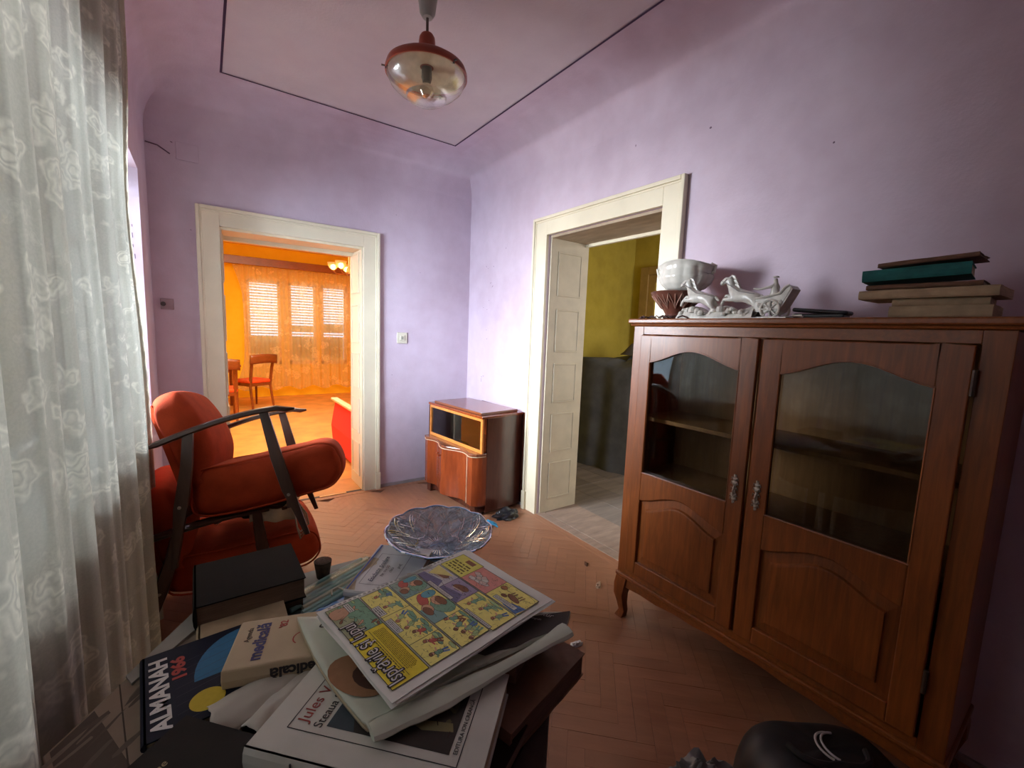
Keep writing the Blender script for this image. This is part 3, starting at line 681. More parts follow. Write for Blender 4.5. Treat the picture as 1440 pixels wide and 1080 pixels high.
def rock(u, v, x0=0, L=.30):
    a = math.pi*v; n_ = noise.noise(Vector((u*9+x0*30, v*4, 1)))*.5
    return (x0+L*u, .055*math.cos(a)*(1+.2*n_), max(0, (.030+.026*abs(math.sin(u*math.pi*2.5))+.018*n_)*math.sin(a)))
obj('rock_base', G().grid(lambda u, v: rock(u, v, .03, .33), 60, 14), porc2, T, smooth=True)
for k, (x, y, r) in enumerate(((.05, .035, .022), (.09, .045, .026), (.035, .02, .018), (.20, .04, .028), (.17, .05, .02), (.235, .03, .022))):
    pass
g = G(); rr = random.Random(5)
for k in range(26):
    x = .05+.29*rr.random(); y = .02+.035*rr.random(); r = rr.uniform(.010, .019)
    g.lathe([(0, r), (r*.7, r*.7), (r, 0), (r*.8, -r*.6)], 9, M=TR(x, y, .018+.022*rr.random()))
obj('foam_curls', g, porc2, T, smooth=True)
g = G()   # chariot: open shell with raised prow, curved at the back
CHX = .063
prof = [(.290+CHX, .030), (.296+CHX, .055), (.300+CHX, .078), (.330+CHX, .082), (.360+CHX, .086), (.385+CHX, .094), (.398+CHX, .114), (.412+CHX, .122), (.420+CHX, .112), (.410+CHX, .090), (.395+CHX, .060), (.380+CHX, .033), (.36+CHX, .020)]
PMx = Matrix(((1, 0, 0, 0), (0, 0, 1, 0), (0, 1, 0, 0), (0, 0, 0, 1)))
g.prism(prof, .028, .036, M=PMx); g.prism(prof, -.036, -.028, M=PMx)
for i in range(len(prof)-1):
    if i in (2, 3, 4): continue
    (xa, za), (xb, zb) = prof[i], prof[i+1]; g.prism([(xa, za), (xb, zb), (xb+.004, zb-.004), (xa+.004, za-.004)], -.034, .034, M=PMx)
g.tube([(.300+CHX, .036, .078), (.35+CHX, .038, .085), (.385+CHX, .038, .094), (.399+CHX, .038, .114), (.414+CHX, .036, .122)], .005, 6).tube([(.298+CHX, .036, .070), (.33+CHX, .036, .066), (.39+CHX, .036, .070)], .003, 5)
for k in range(5): g.lathe([(0, .006), (.008, .003), (.010, 0)], 8, M=TR(.378+.018*k, .036, .052+.002*k, rx=-90))
obj('chariot', g, porc2, T, smooth=True, ang=40)
for yy in (.040, -.044):
    g = G(); wx, wz, wr = .355+CHX, .037, .033
    g.tube([(wx+wr*math.cos(t), yy, wz+wr*math.sin(t)) for t in [2*math.pi*k/20 for k in range(21)]], .0045, 6)
    for k in range(8):
        t = math.pi*k/4; g.tube([(wx, yy, wz), (wx+wr*math.cos(t), yy, wz+wr*math.sin(t))], .0025, 5)
    g.lathe([(0, .008), (.008, .006), (.009, 0)], 10, M=TR(wx, yy, wz, rx=-90))
    obj('wheel', g, porc2, T, smooth=True)
rid = skin('rider', [(.345, 0, .085), (.345, 0, .108), (.346, 0, .130), (.346, 0, .142), (.342, 0, .158), (.330, .012, .126), (.300, .020, .118), (.274, .022, .122), (.352, -.014, .122), (.330, -.022, .110), (.318, .008, .088), (.318, -.008, .088), (.366, 0, .092), (.384, 0, .100)],
     [(0, 1), (1, 2), (2, 3), (3, 4), (2, 5), (5, 6), (6, 7), (2, 8), (8, 9), (0, 10), (0, 11), (0, 12), (12, 13)], [.014, .012, .011, .0055, .011, .006, .0045, .004, .006, .0045, .009, .009, .010, .005], porc2, T, M=TR(.068, 0, -.004))
g = G()
for k in range(10):
    a = 2*math.pi*k/10; g.lathe([(0, .004), (.004, .001), (.0045, -.003)], 6, M=TR(.344+.007*math.cos(a), .007*math.sin(a), .163))
obj('curly_hair', g, porc2, rid, smooth=True)
obj('plinth', G().prism([(.25+.235*math.cos(t), .062*math.sin(t)) for t in [2*math.pi*k/36 for k in range(36)]], 0, .006), porc2, T, bev=.002)
# twigs, phone, glasses case
g = G(); rr = random.Random(9)
for k in range(16):
    x, y = rr.uniform(-.12, .14), rr.uniform(-.03, .03); a = rr.uniform(-.6, .6)
    g.tube([(x, y, .006), (x+.02*math.cos(a), y+.02*math.sin(a), .012+rr.random()*.008), (x+.045*math.cos(a+.3), y+.045*math.sin(a+.3), .005)], rr.uniform(.002, .005), 5)
tag(obj('dried_twigs', g, plain('dark_dry_twigs', (.07, .03, .025), .8), M=FM @ TR(-.06, .045, 0), smooth=True), 'small heap of dark dried twigs at the foot of the carved bowl', 'twigs')
blackp = plain('black_plastic', (.012, .012, .014), .25, .1)
T = thing('flip_phone', 'black flip phone lying half open on the cabinet between figurine and books', 'phone', FM @ TR(.515, .05, 0))
obj('base_half', G().box(0, .15, -.03, .03, .0, .016), blackp, T, bev=.005)
obj('lid', G().box(-.005, .16, -.03, .03, -.007, .007), blackp, T, M=TR(.0, 0, .030, ry=5.0), bev=.006)
obj('keys', G().box(.0, .03, .0305, .032, .004, .012), silver, T)
g = G().box(0, .10, -.012, .012, 0, .004).tube([(.10, 0, .004), (.13, .005, .006), (.15, 0, .004)], .003, 6)
tag(obj('key_strip', g, silver, M=FM @ TR(.40, .085, 0)), 'thin metal key strip lying flat beside the flip phone', 'key')
# stack of old books
paperm = plain('aged_page_edges', (.50, .40, .27), .85, .25, 60, (.3, .3, 9), bmp=.4)
def book(name, lab, cat, M, w_, h_, t, cover, pages=None, group=None, spine='x', soft=False, wob=0, cl=None):
    "lies flat: X = width from the spine, Y = up the cover, Z = thickness"
    T = thing(name, lab, cat, M, group); ct = .0008 if soft else .0025; m = 0 if soft else .003
    rr = random.Random(len(lab)); g = G()
    N = 9
    def slab(z0, z1, a=0, b=0):
        v = []; n0 = len(g.v)
        fn = lambda i, j: (w_*i/N, h_*j/N)
        for z in (z0, z1):
            for j in range(N+1):
                for i in range(N+1):
                    x, y = fn(i, j); d = wob*(noise.noise(Vector((x*9+len(lab), y*9, z*3)))) if z1 > t*.5 else 0
                    e = (rr.random()-.5)*abs(wob)*.5 if wob and (i in (0, N) or j in (0, N)) else 0
                    v.append((x+e, y+e, z+d))
        K = (N+1)**2; f = []
        for j in range(N):
            for i in range(N):
                a_ = j*(N+1)+i; q = (a_, a_+1, a_+N+2, a_+N+1); f.append(q[::-1]); f.append(tuple(K+k for k in q))
        edge = [i for i in range(N+1)] + [(j+1)*(N+1)-1 for j in range(1, N+1)] + [N*(N+1)+i for i in range(N-1, -1, -1)] + [j*(N+1) for j in range(N-1, 0, -1)]
        for k in range(len(edge)): p, q = edge[k], edge[(k+1) % len(edge)]; f.append((p, q, K+q, K+p))
        g.add(v, f)
    slab(0, ct); slab(t-ct, t)
    pts = [(-.0, 0), (-.003, t*.2), (-.004, t*.5), (-.003, t*.8), (0, t), (.003, t), (.003, 0)]
    g.prism(pts, 0, h_, M=Matrix(((1, 0, 0, 0), (0, 0, 1, 0), (0, 1, 0, 0), (0, 0, 0, 1))))
    cv = obj('cover', g, cover, T, label=cl)
    obj('page_block', G().box(.002, w_-m, m, h_-m, ct, t-ct), pages or paperm, T)
    return T, cv
tan_c = plain('tan_paper_cover', (.40, .29, .18), .85, .25, 14, bmp=.2); teal = plain('teal_cloth_cover', (.012, .13, .125), .8, .25, 20, bmp=.1); brn = plain('brown_cloth_cover', (.16, .075, .04), .7, .3, 18, bmp=.1)
# spine towards +X of world room wall; X axis of book -> away from the room
def BK(x, y, z, rz, ry=0, rx=0): return FM @ TR(x, y, CZ*0+z, rz=rz, ry=ry, rx=rx)
book('old_book', 'thick coverless book with bare tan pages at the bottom of the cabinet-top stack', 'book', BK(.775, .07, 0, -90), .15, .215, .034, tan_c, wob=.002, soft=True, group='old books stacked on the display cabinet')
book('old_book', 'thin tan book lying second from the bottom of the cabinet-top stack', 'book', BK(.782, .075, .0345, -93), .16, .20, .020, tan_c, wob=.003, soft=True, group='old books stacked on the display cabinet')
book('old_book', 'wide tan paperback with curling page corners in the middle of the cabinet-top stack', 'book', BK(.700, .085, .056, -88), .17, .30, .026, tan_c, wob=.006, soft=True, group='old books stacked on the display cabinet')
book('old_book', 'brown worn book lying directly under the teal book on the cabinet', 'book', BK(.715, .08, .0850, -92), .16, .25, .014, brn, wob=.004, group='old books stacked on the display cabinet')
book('old_book', 'teal cloth book with torn spine tilted near the top of the cabinet-top stack', 'book', BK(.705, .09, .1085, -95, rx=2.2), .15, .235, .034, teal, wob=.002, cl='teal cloth, torn spine', group='old books stacked on the display cabinet')
book('old_book', 'topmost thin brown book with ragged corner on the cabinet-top stack', 'book', BK(.735, .07, .152, -90, rx=3.0), .14, .215, .012, brn, wob=.005, group='old books stacked on the display cabinet')

# ================================================================ small sideboard in the corner
maho = wood('red_mahogany_veneer', (.12, .020, .006), (.30, .058, .015), (2, 2, .25), .22, 22, .03, .5)
maht = wood('mahogany_top', (.13, .035, .015), (.26, .085, .040), (.3, 2, 2), .22, 22, .03, .5)
orng = wood('orange_edge_veneer', (.50, .16, .03), (.75, .28, .06), (1, .3, 1), .3, 20, .02, .3)
dmah = wood('dark_mahogany_side', (.050, .012, .008), (.10, .028, .016), (2, 2, .25), .25, 18, .03, .4)
# local: X along the front from left (far) end, Y out of the front, Z up; rotated a few degrees
SM = Matrix.Translation((-.545, -.215, 0)) @ Matrix.Rotation(R(-90+5.5), 4, 'Z')
SM = SM @ Matrix(((1, 0, 0, 0), (0, -1, 0, 0), (0, 0, 1, 0), (0, 0, 0, 1))) if False else SM
# X axis -> world (.096,-.995); Y must be towards -x: use explicit axes
ax = Vector((.096, -.995, 0)).normalized(); ay = Vector((-ax.y, ax.x, 0))*-1
SM = Matrix(((ax.x, ay.x, 0, -.545), (ax.y, ay.y, 0, -.215), (0, 0, 1, 0), (0, 0, 0, 1)))
# (left-handed frames are avoided: mirror is harmless for the symmetric parts)
SW, SD = .775, .455
T = thing('corner_sideboard', 'small red mahogany sideboard with bow-fronted doors in the room corner', 'sideboard', SM)
def yv(x):   # serpentine front outline, y outward
    t = x/SW
    return -.02+.030*math.sin(math.pi*t)**1+.030*math.cos(4*math.pi*(t-.5))*(abs(t-.5) < .42)
out = [(x, yv(x)) for x in [SW*.0+.01+(SW-.09)*k/24 for k in range(25)]]
out += [(SW-.045, -.010), (SW-.018, -.035), (SW-.004, -.07), (SW, -.11)]
ext = out + [(SW, -SD), (0, -SD), (0, -.03)]
obj('lower_body', G().prism([(x, y-.012) for x, y in out] + [(SW-.002, -SD), (0, -SD), (0, -.04)], .075, .468), dmah, T, smooth=True, ang=30)
obj('counter_moulding', G().prism([(x, y+.010) for x, y in out] + [(SW+.002, -.16), (0, -.16), (0, -.02)], .468, .490), maht, T, bev=.005)
def dr(a, b, inner, nm):
    xs = [a+(b-a)*k/14 for k in range(15)]
    pts = [(x, yv(x)+.006) for x in xs] + [(x, yv(x)-.010) for x in xs[::-1]]
    d = obj('door', G().prism(pts, .085, .462), maho, T, smooth=True, ang=30)
    kx = a+.035 if inner else b-.035
    obj('knob', G().lathe([(0, .022), (.009, .020), (.011, .014), (.005, .008), (.006, 0)], 14, M=TR(kx, yv(kx)+.006, .395, rx=-90)), maho, d, smooth=True)
    return d
dr(.020, .305, False, ''); dr(.310, .655, True, '')
obj('door', G().prism([(.662, yv(.662)+.004), (.68, yv(.68)+.003), (SW-.045, -.004), (SW-.016, -.030), (SW, -.068), (SW+.002, -.11), (SW-.01, -.11), (SW-.05, -.03), (.662, yv(.662)-.01)], .085, .462), maho, T, smooth=True, ang=30).name = 'corner_panel'
obj('inlay_line', G().box(.656, .661, yv(.66)+.002, yv(.66)+.008, .085, .468).prism([(x, y+.012) for x, y in out]+[(x, y+.009) for x, y in out[::-1]], .464, .469), plain('pale_inlay', (.62, .45, .30), .4), T)
parts('side_panel', [(SW-.014, SW+.003, -SD, -.105, .02, .775), (0, .014, -SD, -.055, .02, .775)], dmah, T, bev=.003)
UF = -.060
g = G().box(.014, SW-.012, UF-.014, UF, .490, .515).box(.014, SW-.012, UF-.014, UF, .735, .760).box(.0, .026, UF-.014, UF+.002, .490, .760).box(SW-.024, SW+.002, UF-.014, UF+.002, .490, .760)
obj('upper_frame', g, orng, T, bev=.003)
parts('compartment_board', [(.014, SW-.014, -SD+.01, UF-.02, .492, .50), (.014, SW-.014, -SD, -SD+.01, .50, .755)], maho, T)
obj('glass_slider', G().box(.026, .45, UF-.012, UF-.009, .515, .735), vit, T); obj('glass_slider', G().box(.38, SW-.026, UF-.007, UF-.004, .515, .735), vit, T)
obj('top_board', G().box(-.006, SW+.006, -SD-.004, UF+.008, .757, .777), maho, T, bev=.004)
obj('raised_top', G().box(.06, SW-.035, -SD+.02, UF-.012, .777, .797), maht, T, bev=.004)
obj('plinth', G().box(.02, SW-.03, -SD+.02, -.055, .02, .08), dmah, T)
for x in (.03, SW-.09): parts('foot', [(x, x+.06, -.10, -.028, 0, .08), (x, x+.06, -SD+.02, -SD+.08, 0, .08)], dmah, T, bev=.004)
tag(obj('loose_back_board', G().box(-.009, -.001, -1.0, -.30, .02, .775), dmah, bev=.002, M=TR(0, 0, 0)), 'dark loose board leaning against the lilac wall behind the sideboard', 'board')

# ================================================================ pendant lamp
def dusty_glass(name, tint, dust, amount, refl, rough=.1, bs=30, bst=.5):
    m, nt, b = newmat(name); nt.nodes.remove(b)
    tr = nt.nodes.new('ShaderNodeBsdfTransparent'); tr.inputs[0].default_value = (*tint, 1)
    gl = nt.nodes.new('ShaderNodeBsdfGlossy'); gl.inputs['Roughness'].default_value = rough
    df = nt.nodes.new('ShaderNodeBsdfDiffuse'); df.inputs[0].default_value = (*dust, 1)
    bp = nt.nodes.new('ShaderNodeBump'); bp.inputs['Strength'].default_value = bst; bp.inputs['Distance'].default_value = .004
    n_ = tex(nt, bs, detail=3); nt.links.new(n_, bp.inputs['Height'])
    for q in (gl, df): nt.links.new(bp.outputs[0], q.inputs['Normal'])
    fr = nt.nodes.new('ShaderNodeFresnel'); fr.inputs[0].default_value = 1.45; nt.links.new(bp.outputs[0], fr.inputs['Normal'])
    mt = nt.nodes.new('ShaderNodeMath'); mt.operation = 'MULTIPLY_ADD'; mt.inputs[1].default_value = refl; mt.inputs[2].default_value = .02
    nt.links.new(fr.outputs[0], mt.inputs[0]); m1 = nt.nodes.new('ShaderNodeMixShader'); m2 = nt.nodes.new('ShaderNodeMixShader')
    nt.links.new(ramp(nt, n_, [(.3, (amount*.5,)*3), (.7, (min(1, amount*1.5),)*3)]), m1.inputs[0]); nt.links.new(tr.outputs[0], m1.inputs[1]); nt.links.new(df.outputs[0], m1.inputs[2])
    nt.links.new(mt.outputs[0], m2.inputs[0]); nt.links.new(m1.outputs[0], m2.inputs[1]); nt.links.new(gl.outputs[0], m2.inputs[2])
    nt.links.new(m2.outputs[0], nt.nodes['Material Output'].inputs[0]); return m
LM = TR(-1.212, -1.71, 2.555)
lred = plain('brown_red_enamel', (.30, .045, .022), .38, .1); greyp = plain('grey_canopy_plastic', (.33, .31, .28), .5, .1)
T = thing('pendant_lamp', 'round pendant lamp with brown-red rim and clear glass bowl under the ceiling', 'lamp', LM)
obj('canopy', G().lathe([(0, .215), (.022, .217), (.034, .235), (.040, .28), (.046, .319), (0, .319)], 28), greyp, T, smooth=True, ang=40)
obj('rod', G().tube([(0, 0, .13), (0, 0, .24)], .006, 10), plain('brown_rod', (.10, .06, .05), .5), T, smooth=True)
obj('neck', G().lathe([(0, .150), (.026, .148), (.034, .135), (.036, .12), (.042, .035), (.044, .02), (0, .02)], 32), lred, T, smooth=True, ang=40)
obj('rim_shade', G().lathe([(.040, .036), (.10, .034), (.150, .024), (.174, .008), (.181, -.012), (.181, -.024), (.176, -.025), (.172, -.008), (.148, .010), (.10, .020), (.040, .026)], 56), lred, T, smooth=True, ang=60)
obj('reflector', G().lathe([(.03, .012), (.10, .008), (.145, .0), (.168, -.014)], 48), plain('reflector_cream', (.62, .56, .46), .4), T, smooth=True)
bowlg = dusty_glass('lamp_glass', (.86, .80, .70), (.62, .55, .46), .16, .35, .22)
obj('glass_bowl', G().lathe([(.172, -.018), (.174, -.034), (.160, -.062), (.132, -.088), (.102, -.104), (.090, -.108), (.086, -.122), (.060, -.136), (.025, -.142), (0.0005, -.143)], 56), bowlg, T, smooth=True)
obj('socket', G().lathe([(0, .01), (.022, .01), (.024, -.03), (.018, -.05), (0, -.05)], 20), plain('sooty_socket', (.05, .04, .035), .6), T, smooth=True)
obj('bulb', G().lathe([(.012, -.045), (.016, -.055), (.030, -.075), (.032, -.092), (.02, -.11), (0.0005, -.116)], 24), glassmat('bulb_glass', (.85, .8, .75), .9, .08), T, smooth=True)
g = G()
for a in (165, 285, 45): g.box(.170, .196, -.004, .004, -.022, -.018, M=TR(rz=a)).box(.176, .180, -.004, .004, -.03, -.018, M=TR(rz=a))
obj('clip', g, plain('dark_clip', (.04, .03, .03), .4), T)
# ================================================================ armchairs
redv = plain('rust_red_upholstery', (.35, .040, .010), .9, .16, 14, bmp=.25, bs=160, spec=.2)
darkw = wood('dark_beech_frame', (.030, .015, .010), (.085, .042, .028), (2, 2, .3), .30, 24, .04, .3)
def cushion(fn_mid, lo, hi, nu=24):
    pass
def slabcushion(name, pts, y0, y1, r, mat, T, bulge=.012):
    "side outline PTS (x,z) extruded along y with rounded, slightly bulging sides"
    n = len(pts); cx = sum(p[0] for p in pts)/n; cz = sum(p[1] for p in pts)/n; rings = []
    K = 12
    for k in range(K+1):
        t = k/K; y = y0+(y1-y0)*t; e = min(t, 1-t)*(y1-y0)
        s = r*(1-math.sqrt(max(0, 1-(1-min(1, e/r))**2))) if e < r else 0
        ring = []
        for x, z in pts:
            dx, dz = x-cx, z-cz; L = math.hypot(dx, dz); f = (L-s+bulge*math.sin(math.pi*t))/L; ring.append((cx+dx*f, y, cz+dz*f))
        rings.append(ring)
    return obj(name, G().loft(rings), mat, T, smooth=True, ang=75)
def smooth_loop(pts, n=5):
    out = []; N = len(pts)
    for i in range(N):
        p0, p1, p2, p3 = [Vector(pts[(i+k-1) % N]) for k in range(4)]
        for k in range(n):
            t = k/n; q = .5*((2*p1)+(-p0+p2)*t+(2*p0-5*p1+4*p2-p3)*t*t+(-p0+3*p1-3*p2+p3)*t**3); out.append((q.x, q.y))
    return out
def armchair(M, lab):
    T = thing('armchair', lab, 'armchair', M, None)
    seat = smooth_loop([(-.30, .19), (-.31, .30), (-.28, .385), (-.10, .39), (.12, .40), (.24, .405), (.300, .375), (.325, .30), (.315, .235), (.26, .185), (.15, .175), (-.10, .165)])
    s_ = slabcushion('seat_cushion', seat, -.245, .245, .045, redv, T)
    pip = [(x*1.0, z) for x, z in seat]
    for yy in (-.238, .238): obj('piping', G().tube([(.01+(x-.01)*.985, yy, .285+(z-.285)*.98) for x, z in pip+[pip[0]]], .005, 6), redv, s_, smooth=True)
    back = smooth_loop([(-.245, .33), (-.215, .47), (-.235, .60), (-.28, .71), (-.32, .755), (-.39, .73), (-.405, .65), (-.375, .52), (-.345, .40), (-.30, .30), (-.24, .28)])
    b_ = slabcushion('back_cushion', back, -.25, .25, .06, redv, T, .016)
    obj('back_shell', G().loft([[(-.335, y, .22), (-.30, y, .20), (-.38, y, .62), (-.40, y, .71), (-.415, y, .69)] for y in (-.22, .22)]), redv, T)
    for sy in (-1, 1):
        y = sy*.29
        g = G(); N = 16; rings = []
        for k in range(N+1):
            t = k/N; x = -.42+.585*t; z = .525+.080*math.sin(t*math.pi*.62)+.0*t
            w_ = .016+.014*math.sin(math.pi*min(1, t*1.05))**.6 if k not in (0, N) else .012; h_ = .013 if 0 < k < N else .006
            z -= .010*(t > .93)
            rings.append([(x, y+w_*a, z+h_*b) for a, b in ((-1, -.6), (-.7, -1), (.7, -1), (1, -.6), (1, .5), (.6, 1), (-.6, 1), (-1, .5))])
        obj('armrest', G().loft(rings), darkw, T, smooth=True, ang=50)
        def leg(p):
            rings = [[(x+w2*a, yy+.011*b, z) for a, b in ((-1, -1), (0, -1.25), (1, -1), (1.1, 0), (1, 1), (0, 1.25), (-1, 1), (-1.1, 0))] for x, yy, z, w2 in p]
            obj('leg', G().loft(rings), darkw, T, smooth=True, ang=50)
        leg([(.125, y, 0, .010), (.100, y, .12, .016), (.078, y, .22, .024), (.055, y, .38, .024), (.035, y, .595, .018)])
        leg([(-.395, y, 0, .011), (-.365, y, .13, .017), (-.335, y, .25, .026), (-.290, y, .42, .022), (-.262, y, .575, .018)])
        g = G()
        for x, z in ((.078, .20), (-.338, .25)): g.lathe([(0, .009), (.006, .008), (.008, 0)], 12, M=TR(x, y+sy*.011, z, rx=-90*sy))
        obj('screw_cap', g, silver, T, smooth=True)
    obj('cross_rail', G().box(.06, .09, -.28, .28, .135, .17).box(-.35, -.32, -.28, .28, .20, .24), darkw, T, bev=.004)
    return T
lower = armchair(TR(-1.925, -1.08, 0, rz=-2) @ Matrix.Diagonal((1, 1, .86, 1)), 'lower red armchair standing on the floor under the tilted one')
Rm = Matrix.Rotation(R(-13), 4, 'Z') @ Matrix.Rotation(R(-9), 4, 'Y') @ Matrix.Rotation(R(-11), 4, 'X')
P0 = Vector((-1.862, -1.40, 1.003)); loc = P0 - Rm @ Vector((.035, -.29, .605))
dup(lower, Matrix.Translation(loc) @ Rm, 'upper red armchair with dark wooden arms stacked tilted on another armchair')
# cloths hanging between the two chairs
def rag(name, lab, cat, mat, cx, cy, cz, L, W, drop, seed, rz=0, group=None):
    def fn(u, v):
        x, y = (u-.5)*L, (v-.5)*W; n1 = noise.noise(Vector((u*3+seed, v*3, 0))); n2 = noise.noise(Vector((u*7+seed, v*7, 5)))
        return (x+.02*n2, y+.02*n1, .03*n1+.012*n2-drop*max(0, abs(u-.5)*2-.45)**1.5*2)
    return tag(obj(name, G().grid(fn, 36, 24), mat, smooth=True, solid=.002, M=TR(cx, cy, cz, rz=rz)), lab, cat, group)
rag('dark_cloth', 'dark blue-black cloth stuffed between the two red armchairs', 'cloth', plain('black_blue_cloth', (.012, .02, .035), .7), -1.88, -1.14, .455, .36, .26, .02, 3)
o = thing('net_bag', 'pale netting bag with strap loops dangling between the armchairs near the front leg', 'bag', TR(-1.79, -1.385, .50))
netm = plain('pale_netting', (.42, .34, .24), .8, .2)
def fn(u, v): return (-.14+.20*u, .02*math.sin(u*9), .02-.05*v-.03*u*v+.02*noise.noise(Vector((u*4, v*4, 2))))
obj('net', G().grid(fn, 20, 8), netm, o, smooth=True, solid=.003)
for k in range(3):
    g = G().tube([(.04+.01*k, -.006*k, .04), (.085+.008*k, -.006*k-.01, -.03), (.10+.006*k, -.006*k, -.13+.02*k), (.075, -.004*k, -.165+.02*k), (.06, -.01, -.10), (.05, 0, -.02)], .004, 6)
    obj('strap_loop', g, netm, o, smooth=True)

# ================================================================ near table
TZ = .75
def arcpts(cx, cy, r, a0, a1, n=8): return [(cx+r*math.cos(R(a0+(a1-a0)*k/n)), cy+r*math.sin(R(a0+(a1-a0)*k/n))) for k in range(n+1)]
tab = arcpts(-1.74, -2.72, .24, 92, 0) + [(-1.50, -2.9)] + [(-1.515, -3.0), (-1.545, -3.08), (-1.585, -3.14), (-1.66, -3.22), (-1.76, -3.29)] + arcpts(-2.12, -3.18, .14, -90, -180) + [(-2.265, -2.86), (-2.11, -2.62)] + arcpts(-2.06, -2.56, .06, 150, 92)
dtab = wood('dark_table_wood', (.022, .010, .007), (.060, .028, .018), (1, .3, 1), .8, 20, .05, .0)
T = thing('side_table', 'dark wooden round-cornered table buried under books and papers', 'table', TR(0, 0, 0))
obj('tabletop', G().prism(tab, TZ-.03, TZ), dtab, T, bev=.006)
cxm, cym = -1.87, -2.85
obj('apron', G().prism([(cxm+(x-cxm)*.97, cym+(y-cym)*.97) for x, y in tab], TZ-.16, TZ-.03), dtab, T)
for x, y in ((-1.60, -2.72), (-1.72, -3.18), (-2.06, -2.66), (-2.16, -3.2)): obj('leg', G().tube([(x, y, TZ-.16), (x, y, 0)], [.028, .018], 10), dtab, T, smooth=True)
PX = lambda v: v
def quadM(o_, ang, z, rx=0, ry=0): return TR(o_[0], o_[1], z, rz=ang, rx=rx, ry=ry)
def card(name, lab, cat, pts, z0, z1, mat, bev=0, group=None):
    return tag(obj(name, G().prism(pts, z0, z1), mat, bev=bev), lab, cat, group)
# grey-green folder at the back of the table
card('card_folder', 'pale grey-green card folder lying flat at the back edge of the table', 'folder', [(-1.925, -2.492), (-1.715, -2.492), (-1.74, -2.80), (-1.96, -2.80)], TZ, TZ+.006, plain('grey_green_card', (.32, .36, .33), .6, .1))
ZF = TZ+.006
# --- straws in a clear packet
straw_m = plain('pale_green_straws', (.38, .56, .52), .35, .2, 8, (1, 1, 1)); straw2 = plain('pale_cream_straws', (.70, .62, .45), .4, .15)
o = thing('straw_packet', 'clear packet of pale green drinking straws beside the cork', 'packet', TR(-1.935, -2.655, ZF+.002, rz=24))
for k in range(7):
    y = -.042+.014*k; obj('straw', G().tube([(.0+.01*(k % 3), y, .007), (.235+.008*(k % 2), y+.001*k, .007)], .0055, 8), straw2 if k in (2, 5) else straw_m, o, smooth=True)
obj('film', G().grid(lambda u, v: (-.02+.27*u, -.065+.13*v, .0155-.0145*(abs(v-.5)*2)**4+.0008*math.sin(u*40)), 30, 16), glassmat('clear_film', (.86, .96, .96), .35, .03, .22), o, smooth=True)
bluep = plain('bright_blue_plastic', (.03, .20, .55), .3, .2)
o = thing('blue_wrapper', 'crumpled bright blue plastic wrapper under the comic page corner', 'wrapper', TR(-1.82, -2.70, ZF+.001, rz=20))
obj('film', G().grid(lambda u, v: (-.08+.17*u, -.035+.075*v, .016+.010*noise.noise(Vector((u*6, v*5, 3)))-.012*(abs(v-.5)*2)**2), 24, 12), bluep, o, smooth=True, solid=.001)
obj('wire_hook', G().tube([(-.015, .045, .02), (-.005, .06, .022), (.01, .06, .022), (.015, .045, .02), (.025, .035, .02)], .002, 6), white_pl, o, smooth=True)
corkm = plain('dark_cork', (.085, .052, .034), .9, .4, 90, bmp=.6)
tag(obj('cork_stopper', G().lathe([(0, 0), (.015, 0), (.0215, .044), (.018, .046), (0, .046)], 24, M=TR(-1.842, -2.535, ZF)), corkm, smooth=True, ang=40), 'dark tapered cork stopper standing on the table beside the straw packet', 'cork')
# --- printing helper: flat print in page coordinates
class Print(G):
    def __init__(s, z): super().__init__(); s.z = z; s.n = 0
    def poly(s, pts, col, up=0):
        s.n += 1; z = s.z+.0000004*s.n+.00002*up
        a = sum(pts[i][0]*pts[(i+1) % len(pts)][1]-pts[(i+1) % len(pts)][0]*pts[i][1] for i in range(len(pts)))
        if a < 0: pts = pts[::-1]
        s.add([(x, y, z) for x, y in pts], [tuple(range(len(pts)))], I4, col)
    def rect(s, x0, y0, x1, y1, col, up=0): s.poly([(x0, y0), (x1, y0), (x1, y1), (x0, y1)], col, up)
    outl = False
    def blob(s, x, y, rx, ry, col, up=1, a=0, n=12, j=0, rr=random):
        pts = []
        if s.outl and up >= 1 and col != K and min(rx, ry) > .0014:
            st = rr.getstate() if hasattr(rr, 'getstate') else None
            s.outl = False; s.blob(x, y, rx+.0007, ry+.0007, K, up, a, n, j, rr); s.outl = True
            if st: rr.setstate(st)
        for k in range(n):
            t = 2*math.pi*k/n; q = 1+j*(rr.random()-.5); p_, r_ = rx*q*math.cos(t), ry*q*math.sin(t)
            pts.append((x+p_*math.cos(a)-r_*math.sin(a), y+p_*math.sin(a)+r_*math.cos(a)))
        s.poly(pts, col, up)
    def line(s, a, b, w_, col, up=2):
        d = Vector((b[0]-a[0], b[1]-a[1])); L = d.length or 1; nx, ny = -d.y/L*w_/2, d.x/L*w_/2
        s.poly([(a[0]-nx, a[1]-ny), (b[0]-nx, b[1]-ny), (b[0]+nx, b[1]+ny), (a[0]+nx, a[1]+ny)], col, up)
    def frame(s, x0, y0, x1, y1, w_, col, up=2):
        for a, b in (((x0, y0), (x1, y0)), ((x1, y0), (x1, y1)), ((x1, y1), (x0, y1)), ((x0, y1), (x0, y0))): s.line(a, b, w_, col, up)
    def scribble(s, x0, y0, x1, y1, rows, col, rr, h=.45, up=3):
        dy = (y1-y0)/rows
        for r in range(rows):
            x = x0+rr.random()*.1*(x1-x0)
            while x < x1:
                w_ = rr.uniform(.3, 1.4)*dy*1.6; e = min(x+w_, x1); s.rect(x, y1-dy*(r+.5+h/2), e, y1-dy*(r+.5-h/2), col, up); x = e+dy*.4
K = (.03, .025, .03)
